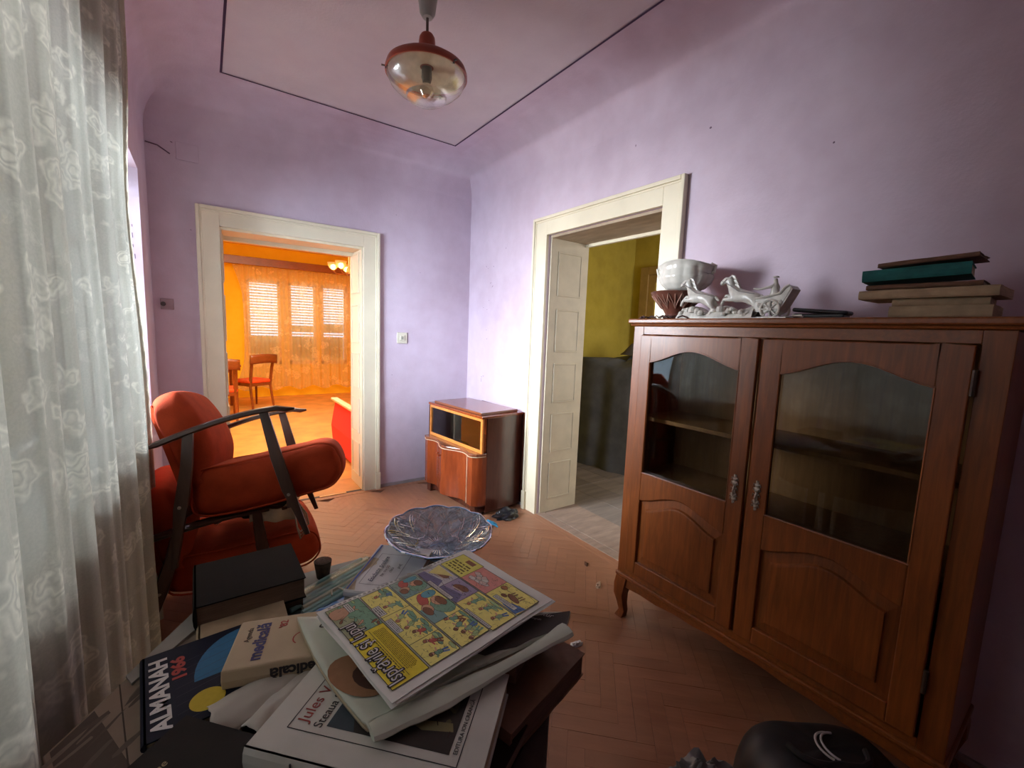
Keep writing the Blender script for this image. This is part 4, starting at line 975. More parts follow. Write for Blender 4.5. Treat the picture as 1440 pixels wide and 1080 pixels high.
# --- comic magazine
CU, CV = .268, .352
CZp = .868
CMm = TR(-1.874, -3.125, CZp, rz=0)
ux = Vector((-1.933+1.874, -2.861+3.125, 0)).normalized()
ux = Vector((-.218, .976, 0)).normalized(); uy = Vector((-.9912, -.1323, 0))      # page x (reading direction), page y (up the page)
pg = Matrix(((ux.x, uy.x, 0, 0), (ux.y, uy.y, 0, 0), (0, 0, 1, 0), (0, 0, 0, 1)))
# page origin = bottom left of the page = C corner
CC = Vector((-1.526, -3.066, CZp+.002))
pg.translation = CC
comic = thing('comic_magazine', 'open yellow-and-white comic strip magazine on top of the pile', 'magazine', pg)
white_paper = plain('white_newsprint', (.82, .80, .76), .8, .08, 10)
def wavy(z0, seed, ex=0.0):
    def fn(u, v):
        x, y = u*CU, v*CV
        z = z0
        x += .0015*math.sin(v*9+seed); y += .0015*math.sin(u*7+seed)
        return (x+ex*math.sin(seed), y-ex, z)
    return fn
for k in range(4):
    obj('page', G().grid(wavy(.0005+.0022*k, k*2.1, .002*k*(-1)**k if k < 3 else 0), 8, 10), white_paper, comic, solid=.0008)
pr = Print(.0090); pr.outl = True; rr = random.Random(21)
Y_ = (.95, .84, .26); Y2 = (.92, .74, .05); GR = (.24, .44, .30); GR2 = (.48, .62, .28); RD = (.60, .13, .10); SK = (.75, .42, .26); BR = (.28, .12, .06); BLU = (.12, .22, .50); PUR = (.30, .22, .40); PK = (.80, .33, .28); WH = (.70, .68, .64)
def vx(u): return u*CU
def vy(v): return (1-v)*CV
def person_(x, y, s, shirt, pants, hair, a=0, rr=rr):
    R_ = lambda p, q: (x+s*(p*math.cos(a)-q*math.sin(a)), y+s*(p*math.sin(a)+q*math.cos(a)))
    for p in ((-.25, -1.1), (.25, -1.1)): pr.line(R_(p[0]*.5, -.3), R_(*p), .26*s, pants, 3)
    pr.blob(*R_(0, .1), .32*s, .5*s, shirt, 4, a)
    pr.line(R_(.2, .3), R_(.8, .1+rr.uniform(-.3, .4)), .17*s, SK, 4); pr.line(R_(-.2, .3), R_(-.7, rr.uniform(-.2, .5)), .17*s, shirt, 4)
    pr.blob(*R_(0, .85), .27*s, .30*s, K, 4, a); pr.blob(*R_(0, .85), .24*s, .27*s, SK, 5, a); pr.blob(*R_(-.04, 1.0), .26*s, .18*s, hair, 6, a)
def panel(u0, v0, u1, v1, bg, kind, seed):
    rr = random.Random(seed); x0, x1, y1, y0 = vx(u0), vx(u1), vy(v0), vy(v1); W, H_ = x1-x0, y1-y0
    pr.rect(x0, y0, x1, y1, bg, 0)
    def P(p, q): return x0+W*p, y0+H_*q
    if kind == 'jungle':
        pr.poly([P(0, 0), P(1, 0), P(1, .45), P(.6, .6), P(.3, .35), P(0, .5)], GR, 1)
        for k in range(22): pr.blob(*P(rr.random()*.9+.05, rr.random()*.85+.07), .06*W, .035*H_, rr.choice([GR2, GR, BR, (.45, .40, .22), SK]), 2, rr.random()*3, 9, .4, rr)
        for k in range(26): a = P(rr.random(), rr.random()); pr.line(a, (min(x1, a[0]+.10*W*rr.random()), min(y1, a[1]+.1*H_*rr.random())), .0008, K, 3)
    if kind in ('people', 'people2', 'fight'):
        n_ = {'people': 2, 'people2': 3, 'fight': 4}[kind]
        for k in range(5): pr.blob(*P(rr.random(), rr.uniform(.05, .35)), .16*W, .06*H_, rr.choice([GR, GR2]), 1, 0, 10, .4, rr)
        for k in range(n_):
            person_(*P((k+.6)/(n_+.2), .42+rr.uniform(-.08, .1)), H_*.26, rr.choice([GR, RD, GR2, (.35, .5, .3)]), rr.choice([BLU, BR, GR]), rr.choice([BR, (.5, .2, .1)]), rr.uniform(-.6, .6), rr)
        for k in range(10): a = P(rr.random()*.9, rr.random()*.9); pr.line(a, (a[0]+.06*W, a[1]+.04*H_*(rr.random()-.5)), .0007, K, 5)
    if kind == 'faces':
        pr.poly([P(0, .5), P(.5, .45), P(.5, 1), P(0, 1)], (.25, .42, .40), 1)
        pr.blob(*P(.35, .30), .28*W, .30*H_, GR, 2, .3); pr.blob(*P(.75, .62), .22*W, .16*H_, RD, 2, -.3)
        pr.blob(*P(.55, .28), .17*W, .20*H_, K, 2); pr.blob(*P(.55, .28), .16*W, .19*H_, SK, 3); pr.blob(*P(.50, .20), .17*W, .13*H_, BR, 4)
        pr.blob(*P(.45, .75), .15*W, .17*H_, SK, 3); pr.blob(*P(.38, .80), .15*W, .12*H_, BR, 4); pr.blob(*P(.85, .3), .12*W, .25*H_, (.15, .4, .5), 3)
        for k in range(12): a = P(rr.random()*.9, rr.random()*.9); pr.line(a, (a[0]+.07*W, a[1]+.05*H_*(rr.random()-.5)), .0008, K, 5)
    if kind == 'cloud':
        for k in range(14): pr.blob(*P(rr.uniform(.2, .85), rr.uniform(.35, .8)), .11*W, .09*H_, rr.choice([(.75, .70, .66), (.66, .62, .58), (.72, .55, .50)]), 2, 0, 9, .5, rr)
    if kind == 'purple':
        pr.poly([P(.2, .55), P(1, .7), P(1, 1), P(0, 1)], (.20, .18, .32), 1)
        pr.blob(*P(.5, .35), .30*W, .16*H_, BR, 2, .2); pr.line(P(.25, .45), P(.75, .50), .05*H_, (.6, .5, .4), 3)
        for k in range(12): a = P(rr.random()*.9, rr.random()*.9); pr.line(a, (a[0]+.09*W, a[1]+.06*H_*(rr.random()-.5)), .001, K, 4)
    if kind == 'animal':
        pr.blob(*P(.5, .18), .5*W, .16*H_, Y_, 1); pr.blob(*P(.45, .50), .20*W, .10*H_, BR, 2, -.2)
        for q in (.3, .38, .52, .6): pr.line(P(q, .45), P(q-.03, .22), .03*W, BR, 2)
        pr.blob(*P(.68, .60), .08*W, .07*H_, BR, 3); pr.poly([P(.0, .6), P(.35, .7), P(.5, .95), P(.05, 1)], BLU, 1); pr.blob(*P(.88, .3), .09*W, .10*H_, (.5, .22, .08), 2)
        for k in range(12): a = P(rr.random()*.9, rr.random()*.9); pr.line(a, (a[0]+.07*W, a[1]+.04*H_*(rr.random()-.5)), .0009, K, 4)
    if kind != 'none':
        for k in range(34):
            a = P(.04+.86*rr.random(), .06+.86*rr.random()); an = rr.random()*3.1; L = rr.uniform(.003, .009)
            b = (min(x1-.001, max(x0+.001, a[0]+L*math.cos(an))), min(y1-.001, max(y0+.001, a[1]+L*math.sin(an)))); pr.line(a, b, .0005, (.10, .07, .06), 6)
    pr.frame(x0, y0, x1, y1, .0011, K, 6)
def balloon(u0, v0, u1, v1, rows=3, seed=1):
    pr.rect(vx(u0), vy(v1), vx(u1), vy(v0), WH, 7); pr.frame(vx(u0), vy(v1), vx(u1), vy(v0), .0008, K, 8)
    pr.scribble(vx(u0)+.002, vy(v1)+.002, vx(u1)-.002, vy(v0)-.002, rows, K, random.Random(seed), .4, 9)
panel(.07, .03, .60, .21, Y2, 'none', 1)
panel(.60, .03, .96, .21, (.42, .44, .26), 'jungle', 2); pr.blob(vx(.88), vy(.08), .016, .020, (.62, .35, .22), 4, 0, 10, .3)
balloon(.84, .12, .95, .15, 2, 3)
panel(.07, .22, .30, .385, Y_, 'people', 4); panel(.30, .22, .64, .385, Y_, 'people2', 5); panel(.64, .22, .95, .385, Y_, 'people', 6)
balloon(.44, .22, .60, .255, 3, 7); balloon(.66, .215, .78, .26, 3, 8)
panel(.07, .395, .36, .57, Y_, 'fight', 9); panel(.36, .395, .72, .57, Y_, 'faces', 10); panel(.72, .395, .95, .57, (.40, .50, .42), 'faces', 11)
panel(.05, .58, .44, .745, Y_, 'people2', 12); panel(.44, .58, .68, .745, (.42, .34, .50), 'purple', 13); panel(.68, .58, .94, .745, (.62, .60, .62), 'purple', 14)
balloon(.50, .575, .80, .60, 2, 15); balloon(.08, .575, .34, .595, 1, 16); pr.poly([(vx(.90), vy(.64)), (vx(.72), vy(.73)), (vx(.94), vy(.74))], (.80, .70, .25), 5)
panel(.05, .755, .38, .93, Y_, 'animal', 17); panel(.38, .755, .67, .93, PK, 'cloud', 18); panel(.67, .755, .94, .94, (.80, .74, .16), 'none', 19)
pr.rect(vx(.73), vy(.92), vx(.83), vy(.885), BR, 5); pr.scribble(vx(.70), vy(.87), vx(.92), vy(.775), 4, (.15, .12, .02), random.Random(4), .5, 5)
balloon(.10, .77, .32, .80, 3, 22)
pr.scribble(vx(.12), vy(.195), vx(.56), vy(.135), 8, (.38, .28, .02), random.Random(5), .55, 5); pr.line((vx(.10), vy(.125)), (vx(.58), vy(.125)), .0008, K, 6); pr.scribble(vx(.10), vy(.12), vx(.5), vy(.11), 1, (.2, .15, .02), random.Random(6), .5, 6)
pr.scribble(vx(.965), vy(.97), vx(.985), vy(.2), 1, (.4, .38, .36), random.Random(7), .3, 3)
# running footer strip along the right edge
for k in range(30): pr.rect(vx(.968), vy(.05+.028*k), vx(.985), vy(.05+.028*k+.016), (.38, .37, .36), 3)
obj('comic_print', pr, printm, comic)
wh_ink = plain('white_ink', (.72, .68, .66), .7, .05)
text('Isprăvile şi lupul', .036, ink, comic, TR(vx(.09), vy(.100), .0096), 'title_outline', bold=.0024, sx=.72)
text('Isprăvile şi lupul', .036, wh_ink, comic, TR(vx(.09), vy(.100), .0099), 'title', bold=-.0001, sx=.72)
# --- torn photo magazine under it
pm = Matrix(((ux.x, uy.x, 0, 0), (ux.y, uy.y, 0, 0), (0, 0, 1, 0), (0, 0, 0, 1)))
mag = thing('torn_magazine', 'torn pale magazine with brown circle and curled edge under the comic', 'magazine', TR(0, 0, 0))
mgp = plain('greenish_magazine_paper', (.56, .58, .48), .6, .12, 8)
# corners on plane z ~.845
ma, mb, mc, md = Vector((-1.946, -2.822, .852)), Vector((-1.903, -3.126, .850)), Vector((-1.535, -3.118, .852)), Vector((-1.492, -3.085, .850))
def magfn(u, v, dz=0):
    p = (ma*(1-u)+md*u)*(1-v)+(mb*(1-u)+mc*u)*v
    x = p.x+.012*math.sin(v*5)*(1-u)*0; y = p.y
    edge = max(0, v-.93)/.07
    return (p.x-.010*math.sin(math.pi*v)*(1-u)**6, y+.012*edge*math.sin(u*3.1)+.004*noise.noise(Vector((u*20, v*3, 0)))*(v > .95), p.z+dz+.004*math.sin(edge*math.pi))
obj('page', G().grid(lambda u, v: magfn(u, v, 0), 40, 30), mgp, mag, smooth=True, solid=.004)
obj('under_pages', G().grid(lambda u, v: magfn(u, v*.98, -.007), 30, 20), paperm, mag, smooth=True, solid=.005)
# rolled edge
rings = []
for k in range(31):
    u = k/30; p = mb*(1-u)+mc*u; r = .010+.003*math.sin(u*7)+.002*noise.noise(Vector((u*12, 0, 0))); off = .004+.012*math.sin(u*math.pi)*.6
    rings.append([(p.x, p.y-off+r*math.cos(t)*1.5, p.z+.001+r*.7*math.sin(t)) for t in [2*math.pi*j/10 for j in range(10)]])
obj('curled_edge', G().loft(rings), mgp, mag, smooth=True)
mp_ = Print(0); rr = random.Random(2)
def mq(u, v): p = magfn(u, v, .0024); return (p[0], p[1])
def mpoly(pts, col, up): 
    mp_.z = .8546; mp_.poly([mq(u, v) for u, v in pts], col, up)
mpoly([(.52, .30), (.998, .02), (.998, .80), (.88, .90), (.80, .86), (.70, .90), (.62, .84), (.55, .84), (.50, .70)], (.055, .040, .035), 1)
mpoly([(.10+.105*math.cos(t), .64+.19*math.sin(t)) for t in [2*math.pi*k/24 for k in range(24)]], (.34, .17, .08), 1)
mpoly([(.13+.07*math.cos(t), .68+.12*math.sin(t)) for t in [2*math.pi*k/18 for k in range(18)]], (.09, .035, .02), 2)
for k in range(40):
    t = rr.random()*6.28; q = rr.uniform(.02, .055); mpoly([(.15+q*math.cos(t)+.006*a, .66+q*1.7*math.sin(t)+.008*b) for a, b in ((0, 0), (1, 0), (1, 1), (0, 1))], (.45, .22, .11), 3)
obj('photo_print', mp_, printm, mag)
text('Kultur', .016, wh_ink, mag, Matrix.Translation((-1.565, -3.050, .8556)) @ Matrix.Rotation(R(-52), 4, 'Z'), 'lettering', shear=.4)
text('fotografii', .007, wh_ink, mag, Matrix.Translation((-1.578, -3.058, .8556)) @ Matrix.Rotation(R(-52), 4, 'Z'), 'lettering')
text('ch', .030, ink, mag, TR(-1.922, -2.875, .8556, rz=-30), 'lettering', shear=.3)
# --- large white book
jva = -47.9
JM = TR(-1.827, -3.278, TZ+.054, rz=jva+90+2)
JM = Matrix.Translation((-1.827, -3.278, TZ+.050)) @ Matrix.Rotation(R(44.1-.8), 4, 'Z')
whc = plain('dusty_white_cover', (.62, .60, .54), .6, .08, 8)
big, cvr = book('hardback_book', 'large white hardback with framed dark picture and red author name', 'book', JM, .206, .319, .038, whc)
jp = Print(.0384)
jp.frame(.038, .035, .168, .284, .0014, K, 1)
jp.rect(.052, .050, .152, .232, (.045, .035, .030), 1)
rr = random.Random(8)
for k in range(18): jp.blob(.10+rr.uniform(-.035, .04), .11+rr.uniform(-.05, .08), rr.uniform(.004, .016), rr.uniform(.003, .007), rr.choice([(.10, .09, .05), (.14, .12, .06), (.07, .06, .04), (.05, .07, .05)]), 2, rr.random()*3, 9, .5, rr)
jp.poly([(.085, .055), (.098, .060), (.094, .10), (.102, .125), (.118, .14), (.112, .15), (.092, .135), (.078, .10)], (.26, .22, .10), 3)
for p_, q_ in (((.09, .08), (.12, .095)), ((.094, .11), (.13, .12)), ((.10, .135), (.135, .16)), ((.085, .06), (.075, .045+.015))): jp.line(p_, q_, .0016, (.05, .02, .015), 4)
jp.poly([(.052, .19), (.10, .215), (.10, .232), (.052, .232)], (.06, .08, .10), 2)
obj('cover_print', jp, printm, big)
redi = plain('red_ink', (.33, .05, .04), .7, .1)
text('Jules Verne', .0235, redi, big, TR(.050, .262, .0387), 'lettering', align='LEFT'); text('Steaua Sudului', .0190, ink, big, TR(.047, .238, .0387), 'lettering', sx=.92)
text('EDITURA ION CREANGĂ', .0085, ink, big, TR(.054, .0395, .0387), 'lettering', sx=.95)
obj('spine_bands', G().box(-.0052, -.0035, .245, .247, .003, .035).box(-.0052, -.0035, .18, .182, .003, .035).box(-.0052, -.0035, .14, .176, .008, .012), ink, big)
# books that carry it and the brown ones on the right
dkc = plain('black_brown_cover', (.03, .016, .012), .8, .3, spec=.15); pg2 = plain('brown_pages', (.14, .085, .055), .9, .3, 60, (.3, .3, 9), bmp=.4)
book('paperback_book', 'dark book lying flat beneath the large white hardback', 'book', TR(-1.83, -3.255, TZ, rz=44), .10, .28, .048, dkc, pg2)
book('old_brown_book', 'lower brown book with dark pages jutting out right of the pile', 'book', TR(-1.712, -3.195, TZ+.001, rz=16), .225, .19, .046, brn, pg2, wob=.004, group='brown books under the magazines')
book('old_brown_book', 'upper worn brown book with bent cover under the torn magazine', 'book', TR(-1.655, -3.125, TZ+.050, rz=30), .145, .16, .034, brn, pg2, wob=.006, group='brown books under the magazines')
book('old_black_book', 'small dark book standing low at the table corner right of the white hardback', 'book', TR(-1.75, -3.225, TZ, rz=28), .09, .05, .03, dkc, pg2)
book('thick_book', 'thick tan book hidden under the comic holding up the pile', 'book', TR(-1.82, -2.92, TZ+.0, rz=-5), .21, .12, .088, tan_c, wob=.001)
# --- almanac
alc = plain('dark_navy_cover', (.014, .016, .032), .6, .15, spec=.15)
alm, _ = book('almanac', 'dark navy almanac with white title, blue arc and yellow disc', 'almanac', TR(-2.160, -2.932, TZ+.043, rz=5.5), .150, .205, .012, alc, cl='dark navy with title')
ap_ = Print(.0123)
ap_.poly([(.150, .088)]+[(.150-.085*math.cos(R(a)), .088+.001+.105*math.sin(R(a))) for a in range(0, 91, 9)], (.03, .16, .32), 1)
ap_.blob(.078, .038, .024, .024, (.62, .45, .03), 2, n=28); ap_.rect(.120, .095, .150, .100, (.3, .03, .03), 2)
for k in range(8): ap_.line((.04, .01+.02*k), (.15, .03+.02*k), .0006, (.05, .05, .08), 1)
obj('cover_print', ap_, printm, alm)
text('ALMANAH', .034, wh_ink, alm, TR(.032, .010, .0126, rz=90), 'lettering', bold=.0012, sx=1.08); redb = plain('red_title_ink', (.40, .04, .03), .6, .1)
text('1966', .026, redb, alm, TR(.056, .110, .0126, rz=90), 'lettering', bold=.0012, sx=1.2)
book('paperback_book', 'thick book hidden beneath the navy almanac', 'book', TR(-2.035, -2.90, TZ+.0, rz=5), .08, .13, .043, dkc, pg2)
# --- medical diary
dgc = plain('tan_diary_cover', (.48, .37, .24), .6, .1, 9)
DM = Matrix.Translation((-2.068, -2.882, TZ+.056)) @ Matrix.Rotation(R(-17), 4, 'Z') 
dia = thing('medical_diary', 'thick tan medical diary with navy lettering lying across the almanac', 'diary', DM)
obj('cover', G().add([(0, 0, 0), (.21, 0, 0), (.21, .125, 0), (.0, .125, 0), (0, 0, .034), (.21, 0, .034), (.21, .125, .034), (0, .125, .034), (0, -.004, .017), (.21, -.004, .017)],
    [(0, 3, 2, 1), (4, 5, 6, 7), (0, 1, 9, 8), (8, 9, 5, 4), (1, 2, 6, 5, 9), (2, 3, 7, 6), (3, 0, 8, 4, 7)]), dgc, dia, bev=.003)
navy = plain('navy_ink', (.03, .03, .14), .6, .1)
text('medicală', .0285, navy, dia, TR(.053, .012, .0345, rz=90), 'lettering', bold=.0010, sx=.95); text('Agenda', .013, ink, dia, TR(.026, .062, .0345, rz=90), 'lettering')
text("'82", .018, redb, dia, TR(.082, .088, .0345, rz=90), 'lettering', bold=.0003)
text('medicală', .026, ink, dia, Matrix.Translation((.165, -.0042, .028)) @ Matrix.Rotation(R(180), 4, 'Y') @ Matrix.Rotation(R(90+0), 4, 'X') @ Matrix.Rotation(R(180), 4, 'X') @ Matrix.Rotation(0, 4, 'X') if False else
     Matrix(((-1, 0, 0, .160), (0, 0, -1, -.0046), (0, -1, 0, .026), (0, 0, 0, 1))), 'lettering', bold=.001, sx=.95)
dp = Print(.0342); dp.poly([(.118, .040), (.138, .052), (.118, .064)], (.05, .04, .2), 1); dp.line((.136, .052), (.165, .058), .0016, (.05, .04, .2), 2); dp.line((.160, .057), (.135, .035), .0016, (.05, .04, .2), 2)
for k in range(12): a0, a1 = R(60+25*k), R(85+25*k); dp.line((.112+.014*math.cos(a0), .052+.016*math.sin(a0)), (.112+.014*math.cos(a1), .052+.016*math.sin(a1)), .0022, (.35, .05, .04), 2) if 1 < k < 7 else None
obj('chalice_emblem', dp, printm, dia)
book('thin_booklet', 'pale booklet edge sticking out between black book and diary', 'booklet', TR(-2.10, -2.76, TZ+.036, rz=0), .15, .10, .018, tan_c, soft=True)
# --- black thick books by the armchair
blk_c = plain('black_leather_cover', (.007, .006, .006), .75, .2, 30, bmp=.1, spec=.12)
book('leather_book', 'lower reddish-brown thick book beneath the black leather book', 'book', TR(-2.085, -2.655, TZ, rz=1), .18, .170, .045, plain('dark_red_leather', (.10, .025, .015), .5, .2), pg2)
book('leather_book', 'large black leather book on top of the reddish-brown one beside the armchair', 'book', TR(-2.105, -2.675, TZ+.046, rz=1), .20, .185, .048, blk_c, pg2)
# --- newspapers at the left
npm = plain('brown_old_newsprint', (.27, .20, .145), .85, .15, 9)
npp = thing('old_newspaper', 'folded old newspaper with faded landscape photographs beside the lace curtain', 'newspaper', I4)
NP = [(-2.105, -2.60), (-2.275, -2.86), (-2.19, -3.12), (-2.045, -3.0)]
obj('sheet', G().prism(NP, TZ+.030, TZ+.040), npm, npp, bev=.002); obj('under_sheet', G().prism([(x+.01, y-.008) for x, y in NP], TZ+.012, TZ+.029), paperm, npp)
obj('inner_sheets', G().prism([(x+.006, y-.02) for x, y in NP], TZ, TZ+.0115), pg2, npp)
a_, b_, c_, d_ = [Vector((x, y, 0)) for x, y in NP]
pp = Print(TZ+.0403); rr = random.Random(11)
def nq(u, v): p = (a_*(1-u)+d_*u)*(1-v)+(b_*(1-u)+c_*u)*v; return (p.x, p.y)
pp.poly([nq(*q) for q in ((.02, .02), (.6, .02), (.6, .52), (.02, .52))], (.24, .18, .13), 1)
pp.poly([nq(*q) for q in ((.02, .75), (.7, .62), (.95, .8), (.95, .97), (.02, .97))], (.08, .055, .04), 1)
pp.line(nq(0, .60), nq(.8, .70), .002, (.05, .03, .02), 3)
for k in range(46):
    u, v = rr.uniform(.05, .9), rr.uniform(.05, .95); q = nq(u, v); pp.blob(q[0], q[1], rr.uniform(.01, .035), rr.uniform(.002, .006), rr.choice([(.13, .095, .07), (.20, .15, .11), (.32, .25, .18), (.10, .07, .05)]), 2+(k % 3), R(50+rr.uniform(-10, 10)), 8, .6, rr)
obj('photo_print', pp, printm, npp)
tag(obj('grey_leaflet', G().prism([(-2.108, -2.60), (-2.10, -2.66), (-2.19, -2.77), (-2.20, -2.745)], TZ+.0406, TZ+.045), plain('grey_leaflet_paper', (.30, .28, .25), .8)), 'grey leaflet point sticking up beside the almanac at the curtain', 'leaflet')
T2, _ = book('clothbound_book', 'dark grey clothbound book with gilt author name at the lower table edge', 'book', TR(-2.09, -3.16, TZ+.040, rz=42), .15, .20, .020, plain('dark_grey_cloth', (.03, .026, .024), .8, .2, spec=.15))
gilt = plain('dull_gilt', (.42, .33, .18), .5, .2)
text('Jules Verne', .015, gilt, T2, TR(.018, .155, .0204), 'lettering', shear=.2)
# --- crumpled wraps of white paper
wp = plain('white_wrapping_paper', (.55, .50, .44), .75, .08, 8)
def wrap(lab, x, y, z, L, W, hgt, rz, seed):
    def fn(u, v):
        px = (u-.5)*L; py = (v-.5)*W; hh = hgt*(1-abs(v-.5)**2.6*6)*(.75+.25*math.cos((u-.5)*3)); n1 = noise.noise(Vector((u*4+seed, v*5, 0)))
        return (px+.006*n1, py, max(.0005, hh+.004*n1))
    tag(obj('paper_wrap', G().grid(fn, 26, 18), wp, smooth=True, solid=.001, M=TR(x, y, z, rz=rz)), lab, 'paper')
wrap('white folded paper wrap between the diary and the white hardback', -2.02, -2.915, TZ+.040, .13, .075, .026, 10, 1)
wrap('second white paper roll touching the corner of the white hardback', -1.985, -2.955, TZ+.036, .12, .06, .034, 32, 4)
# --- school label booklet
eb = TR(-1.715, -2.783, TZ+.030, rz=49)
et, _ = book('label_booklet', 'white booklet of school labels with handwritten title under the glass dish', 'booklet', eb, .215, .150, .016, plain('bluish_white_cover', (.60, .60, .62), .55, .06), soft=True, wob=.004)
ep = Print(.0190); 
bl = (.06, .09, .22)
ep.frame(.025, .045, .165, .125, .0012, (.12, .12, .16), 1); ep.rect(.0, .140, .21, .1445, (.05, .10, .35), 1)
rr = random.Random(14)
for k in range(14): x = .01+rr.random()*.03; y = .02+rr.random()*.06; ep.line((x, y), (x+rr.uniform(-.01, .02), y+rr.uniform(-.015, .015)), .0012, (.15, .12, .2), 2)
ep.scribble(.18, .03, .20, .06, 1, (.3, .3, .34), rr, .3, 2)
obj('cover_print', ep, printm, et)
text('Etichete şcolare', .0175, plain('blue_black_ink', (.03, .04, .10), .6), et, TR(.035, .098, .0194), 'lettering', shear=.35, bold=.0002)
for k, s_ in enumerate(('Nr. bucăţi', 'clasa', 'preţ')): text(s_, .012, ink, et, TR(.06+.02*k, .082-.014*k, .0194), 'lettering', shear=.3)
card('support_box', 'low grey box lying under the label booklet', 'box', [(-1.735, -2.785), (-1.60, -2.63), (-1.70, -2.545), (-1.83, -2.69)], ZF, TZ+.030, plain('grey_box_card', (.25, .24, .23), .8), .002)
# --- cut glass dish
gm = dusty_glass('blue_cut_glass', (.76, .85, .95), (.58, .70, .88), .30, .8, .10, 60, .3)
rm = dusty_glass('cut_relief_glass', (.80, .88, .96), (.62, .70, .82), .38, 1.0, .12, 40, .2)
rimm = dusty_glass('rim_glass', (.40, .60, .85), (.22, .42, .70), .65, 1.2, .06, 40, .2)
o = thing('glass_dish', 'large round blue-tinted cut glass dish with scalloped rim on the pile', 'dish', TR(-1.547, -2.60, TZ+.024, rz=8, rx=3))
def dz(r): return .014+.050*max(0, (r/.146-.34)/.66)**1.25
def DP(a, r, h=0):
    q = r/.146; k = 1+(.020*abs(math.cos(6*a)) if q > .97 else 0)
    return (r*k*math.cos(a), r*k*math.sin(a), dz(r)+h+(.005*abs(math.cos(6*a)) if q > .97 else 0))
obj('bowl', G().grid(lambda u, v: DP(2*math.pi*u, .001+.145*v), 144, 26), gm, o, smooth=True, solid=.004)
g = G(); N = 72
g.tube([DP(2*math.pi*k/144, .146) for k in range(145)], .0030, 6); obj('scalloped_rim', g, rimm, o, smooth=True)
g = G()
for k in range(12):
    a0 = 2*math.pi*k/12
    for wd, r0, r1, th in ((.52, .088, .142, .0022), (.34, .096, .136, .0015)):   # overlapping arcs under the rim
        g.tube([DP(a0+wd*(t/10-.5)*2*.75, r0+(r1-r0)*math.sin(math.pi*t/10), .003) for t in range(11)], th, 5)
    for s_ in (-1, 1):
        g.tube([DP(a0+s_*.26*t/6, .060+.036*t/6, .003) for t in range(7)], .0018, 5)
        g.tube([DP(a0+s_*(.26-.26*t/6), .096+.030*t/6, .003) for t in range(7)], .0016, 5)
        g.tube([DP(a0+s_*.13*t/4, .112+.018*t/4, .003) for t in range(5)], .0014, 5)
obj('cut_arcs', g, rm, o, smooth=True, kind='stuff')
g = G()
for k in range(36):
    a0 = 2*math.pi*k/36; g.tube([DP(a0, .026, .003), DP(a0, .046+.007*(k % 3 == 0), .003)], .0014, 5)
g.tube([DP(2*math.pi*k/48, .060+.006*abs(math.cos(6*2*math.pi*k/48)), .003) for k in range(49)], .0016, 5)
obj('centre_rays', g, rm, o, smooth=True, kind='stuff')
obj('foot', G().lathe([(.022, .014), (.024, .006), (.038, -.004), (.047, -.004), (.044, .004), (.030, .012)], 40), rimm, o, smooth=True, ang=40, label='round blue glass foot ring')

# ================================================================ lace curtain by the camera
lace = lacemat('white_lace', (.74, .71, .60), .97, .999, 9, .085, .62)
lm = lace
def curt(u, v):
    y = -1.20-2.75*u; z = 2.82-2.80*v
    s = y*1.0
    f1 = math.sin(s*21+.7*math.sin(s*5.1)); f2 = math.sin(s*47+1.3*math.sin(z*.8)+.6*math.sin(s*9))
    fold = .040*math.copysign(abs(f1)**.55, f1)+.020*math.copysign(abs(f2)**.6, f2)
    fold *= .55+.45*v
    return (-2.303+fold*.55-.012*math.cos(y*3), y-(.27*math.exp(-((z-1.80)/.42)**2)+.04)*math.exp(-u*5)+.008*math.cos(s*21), z)
o = thing('lace_curtain', 'large white lace curtain hanging in folds beside the camera at the left window', 'curtain', I4)
obj('lace_panel', G().grid(curt, 520, 60), lm, o, smooth=True, ang=None)
def hemf(u, v):
    p = curt(0.0+.0085*u, v); return (p[0]+.004, p[1]+.004*abs(math.sin(v*90))*(1-u), p[2])
obj('scalloped_hem', G().grid(hemf, 4, 360), lacemat('hem_lace', (.62, .56, .44), .96, 1, 40, .3), o, smooth=True)
tag(obj('curtain_rod', G().tube([(-2.303, -1.05, 2.83), (-2.303, -4.1, 2.83)], .014, 12), darkw, smooth=True), 'curtain rod above the lace curtain by the left window', 'rod')

# ================================================================ floor oddments
bin_m = plain('black_bin_liner', (.012, .012, .016), .28, .2)
def lump(name, lab, cat, M, rx, ry, rz_, mat, seed, amp=.25, fr=3, nu=36, nv=18, pw=1):
    def fn(u, v):
        a = 2*math.pi*u; b = math.pi/2*v; d = Vector((math.cos(a)*math.cos(b), math.sin(a)*math.cos(b), math.sin(b)))
        n_ = 1+amp*noise.noise(d*fr+Vector((seed, 0, 0)))+amp*.4*abs(noise.noise(d*fr*3+Vector((0, seed, 0))))
        return (rx*d.x*n_, ry*d.y*n_, max(.0, rz_*d.z*n_**pw))
    return tag(obj(name, G().grid(fn, nu, nv), mat, smooth=True, ang=55, M=M), lab, cat)
lump('black_pouch', 'small crumpled black pouch on the floor at the foot of the sideboard', 'pouch', TR(-.24, -1.085, 0, rz=-8), .10, .060, .055, bin_m, 2, .5, 2.4)
bcy = plain('cyan_cord', (.05, .42, .78), .5, .1)
g = G(); rr = random.Random(4)
for k in range(15):
    a = rr.uniform(-.7, .7); g.tube([(0, 0, .012), (.035*math.cos(a), .035*math.sin(a), .028+rr.random()*.02), (.07*math.cos(a), .07*math.sin(a), .014+rr.random()*.012), (.095*math.cos(a*1.2), .085*math.sin(a*1.2), .005)], .0045, 5)
tag(obj('blue_tassel', g, bcy, smooth=True, M=TR(-.47, -1.15, 0, rz=-5)), 'bright blue frayed cord tassel on the floor beside the black pouch', 'tassel')
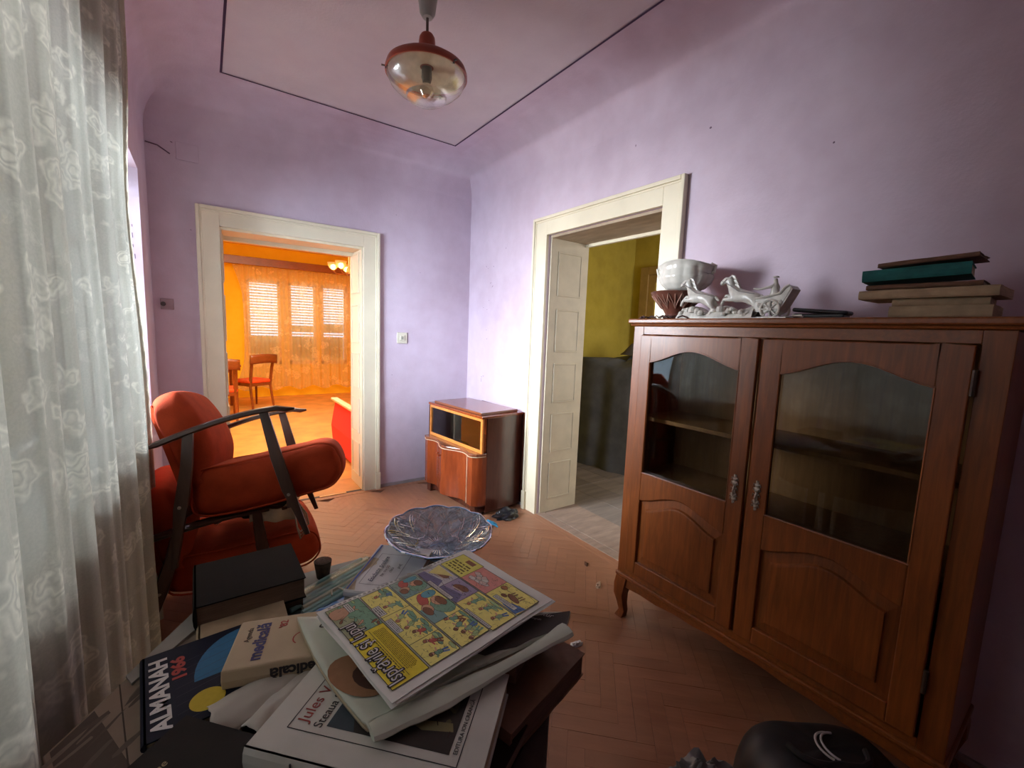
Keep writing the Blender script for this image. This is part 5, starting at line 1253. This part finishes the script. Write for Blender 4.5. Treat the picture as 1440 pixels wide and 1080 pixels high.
bits = [('white_scrap', 'small crumpled white paper scrap on the floor near the pile of brown books', -.74, -2.38, .024, (.6, .6, .64)), ('pale_crumb', 'tiny pale wood splinter lying before the mustard room threshold', -.30, -2.10, .022, (.55, .40, .30)),
        ('dark_crumbs', 'dark brown crumbs on the floor near the mustard room threshold', -.20, -1.90, .016, (.10, .04, .02)), ('plaster_bit', 'small white plaster bit on the floor by the cabinet foot', -.78, -2.44, .012, (.6, .55, .5))]
for i, (nm, lab, x, y, s_, col) in enumerate(bits): lump(nm, lab, 'debris', TR(x, y, 0, rz=30*i), s_*1.3, s_*.6, s_*.6, plain(nm+'_mat', col, .8), i*3.3, .8, 3, 12, 6)
# bag and grey cloth at the lower right
bagm = plain('black_bag_nylon', (.010, .011, .014), .55, .2, 20, bmp=.1)
B_ = thing('black_sports_bag', 'black sports bag with white curved stripe on the floor at the lower right', 'bag', TR(-.585, -3.285, 0, rz=-38))
def bagf(u, v):
    a = 2*math.pi*u; b = math.pi/2*v; c2, s2 = math.cos(a), math.sin(a); k = 1/(abs(c2)**3.0+abs(s2)**3.0)**(1/3.0)
    n_ = 1+.03*noise.noise(Vector((c2*2, s2*2, v*2)))
    return (.24*k*c2*math.cos(b)**.45*n_, .15*k*s2*math.cos(b)**.45*n_, .195*math.sin(b)**.8*n_)
obj('bag_body', G().grid(bagf, 60, 24), bagm, B_, smooth=True, ang=None)
wl = plain('white_logo_print', (.5, .5, .52), .5)
def onbag(u, v, h=.002):
    p = Vector(bagf(u, v)); q = Vector(bagf(u+.002, v)); r_ = Vector(bagf(u, v+.01)); n_ = (q-p).cross(r_-p).normalized(); return tuple(p+n_*h)
g = G()
def bagtop(x, y):
    rho = min(.99, (abs(x/.24)**3+abs(y/.15)**3)**(1/3)); cb = rho**(1/.45); return (x, y, .195*math.sqrt(1-cb*cb)**.8+.0045)
for off in (0, .017): g.tube([bagtop(.02+off+.045*math.cos(t), .0+.050*math.sin(t)) for t in [R(80+12*k) for k in range(14)]], .0034, 6)
obj('curved_stripe', g, wl, B_, smooth=True)
obj('strap', G().tube([onbag(.5+.05*k, .93-.01*abs(k-5), .006) for k in range(11)], .010, 8), bagm, B_, smooth=True)
tag(obj('zip_pull_cord', G().tube([(-.47, -3.36, .15), (-.43, -3.38, .16), (-.38, -3.41, .12)], .0025, 6), wl, smooth=True), 'thin white cord at the edge of the black sports bag', 'cord')
lump('grey_cloth', 'crumpled grey cloth on the floor left of the black sports bag', 'cloth', TR(-.855, -3.06, 0, rz=-30), .10, .065, .085, plain('grey_shiny_cloth', (.16, .16, .17), .45, .2, 10, bmp=.2), 6, .55, 3.2)
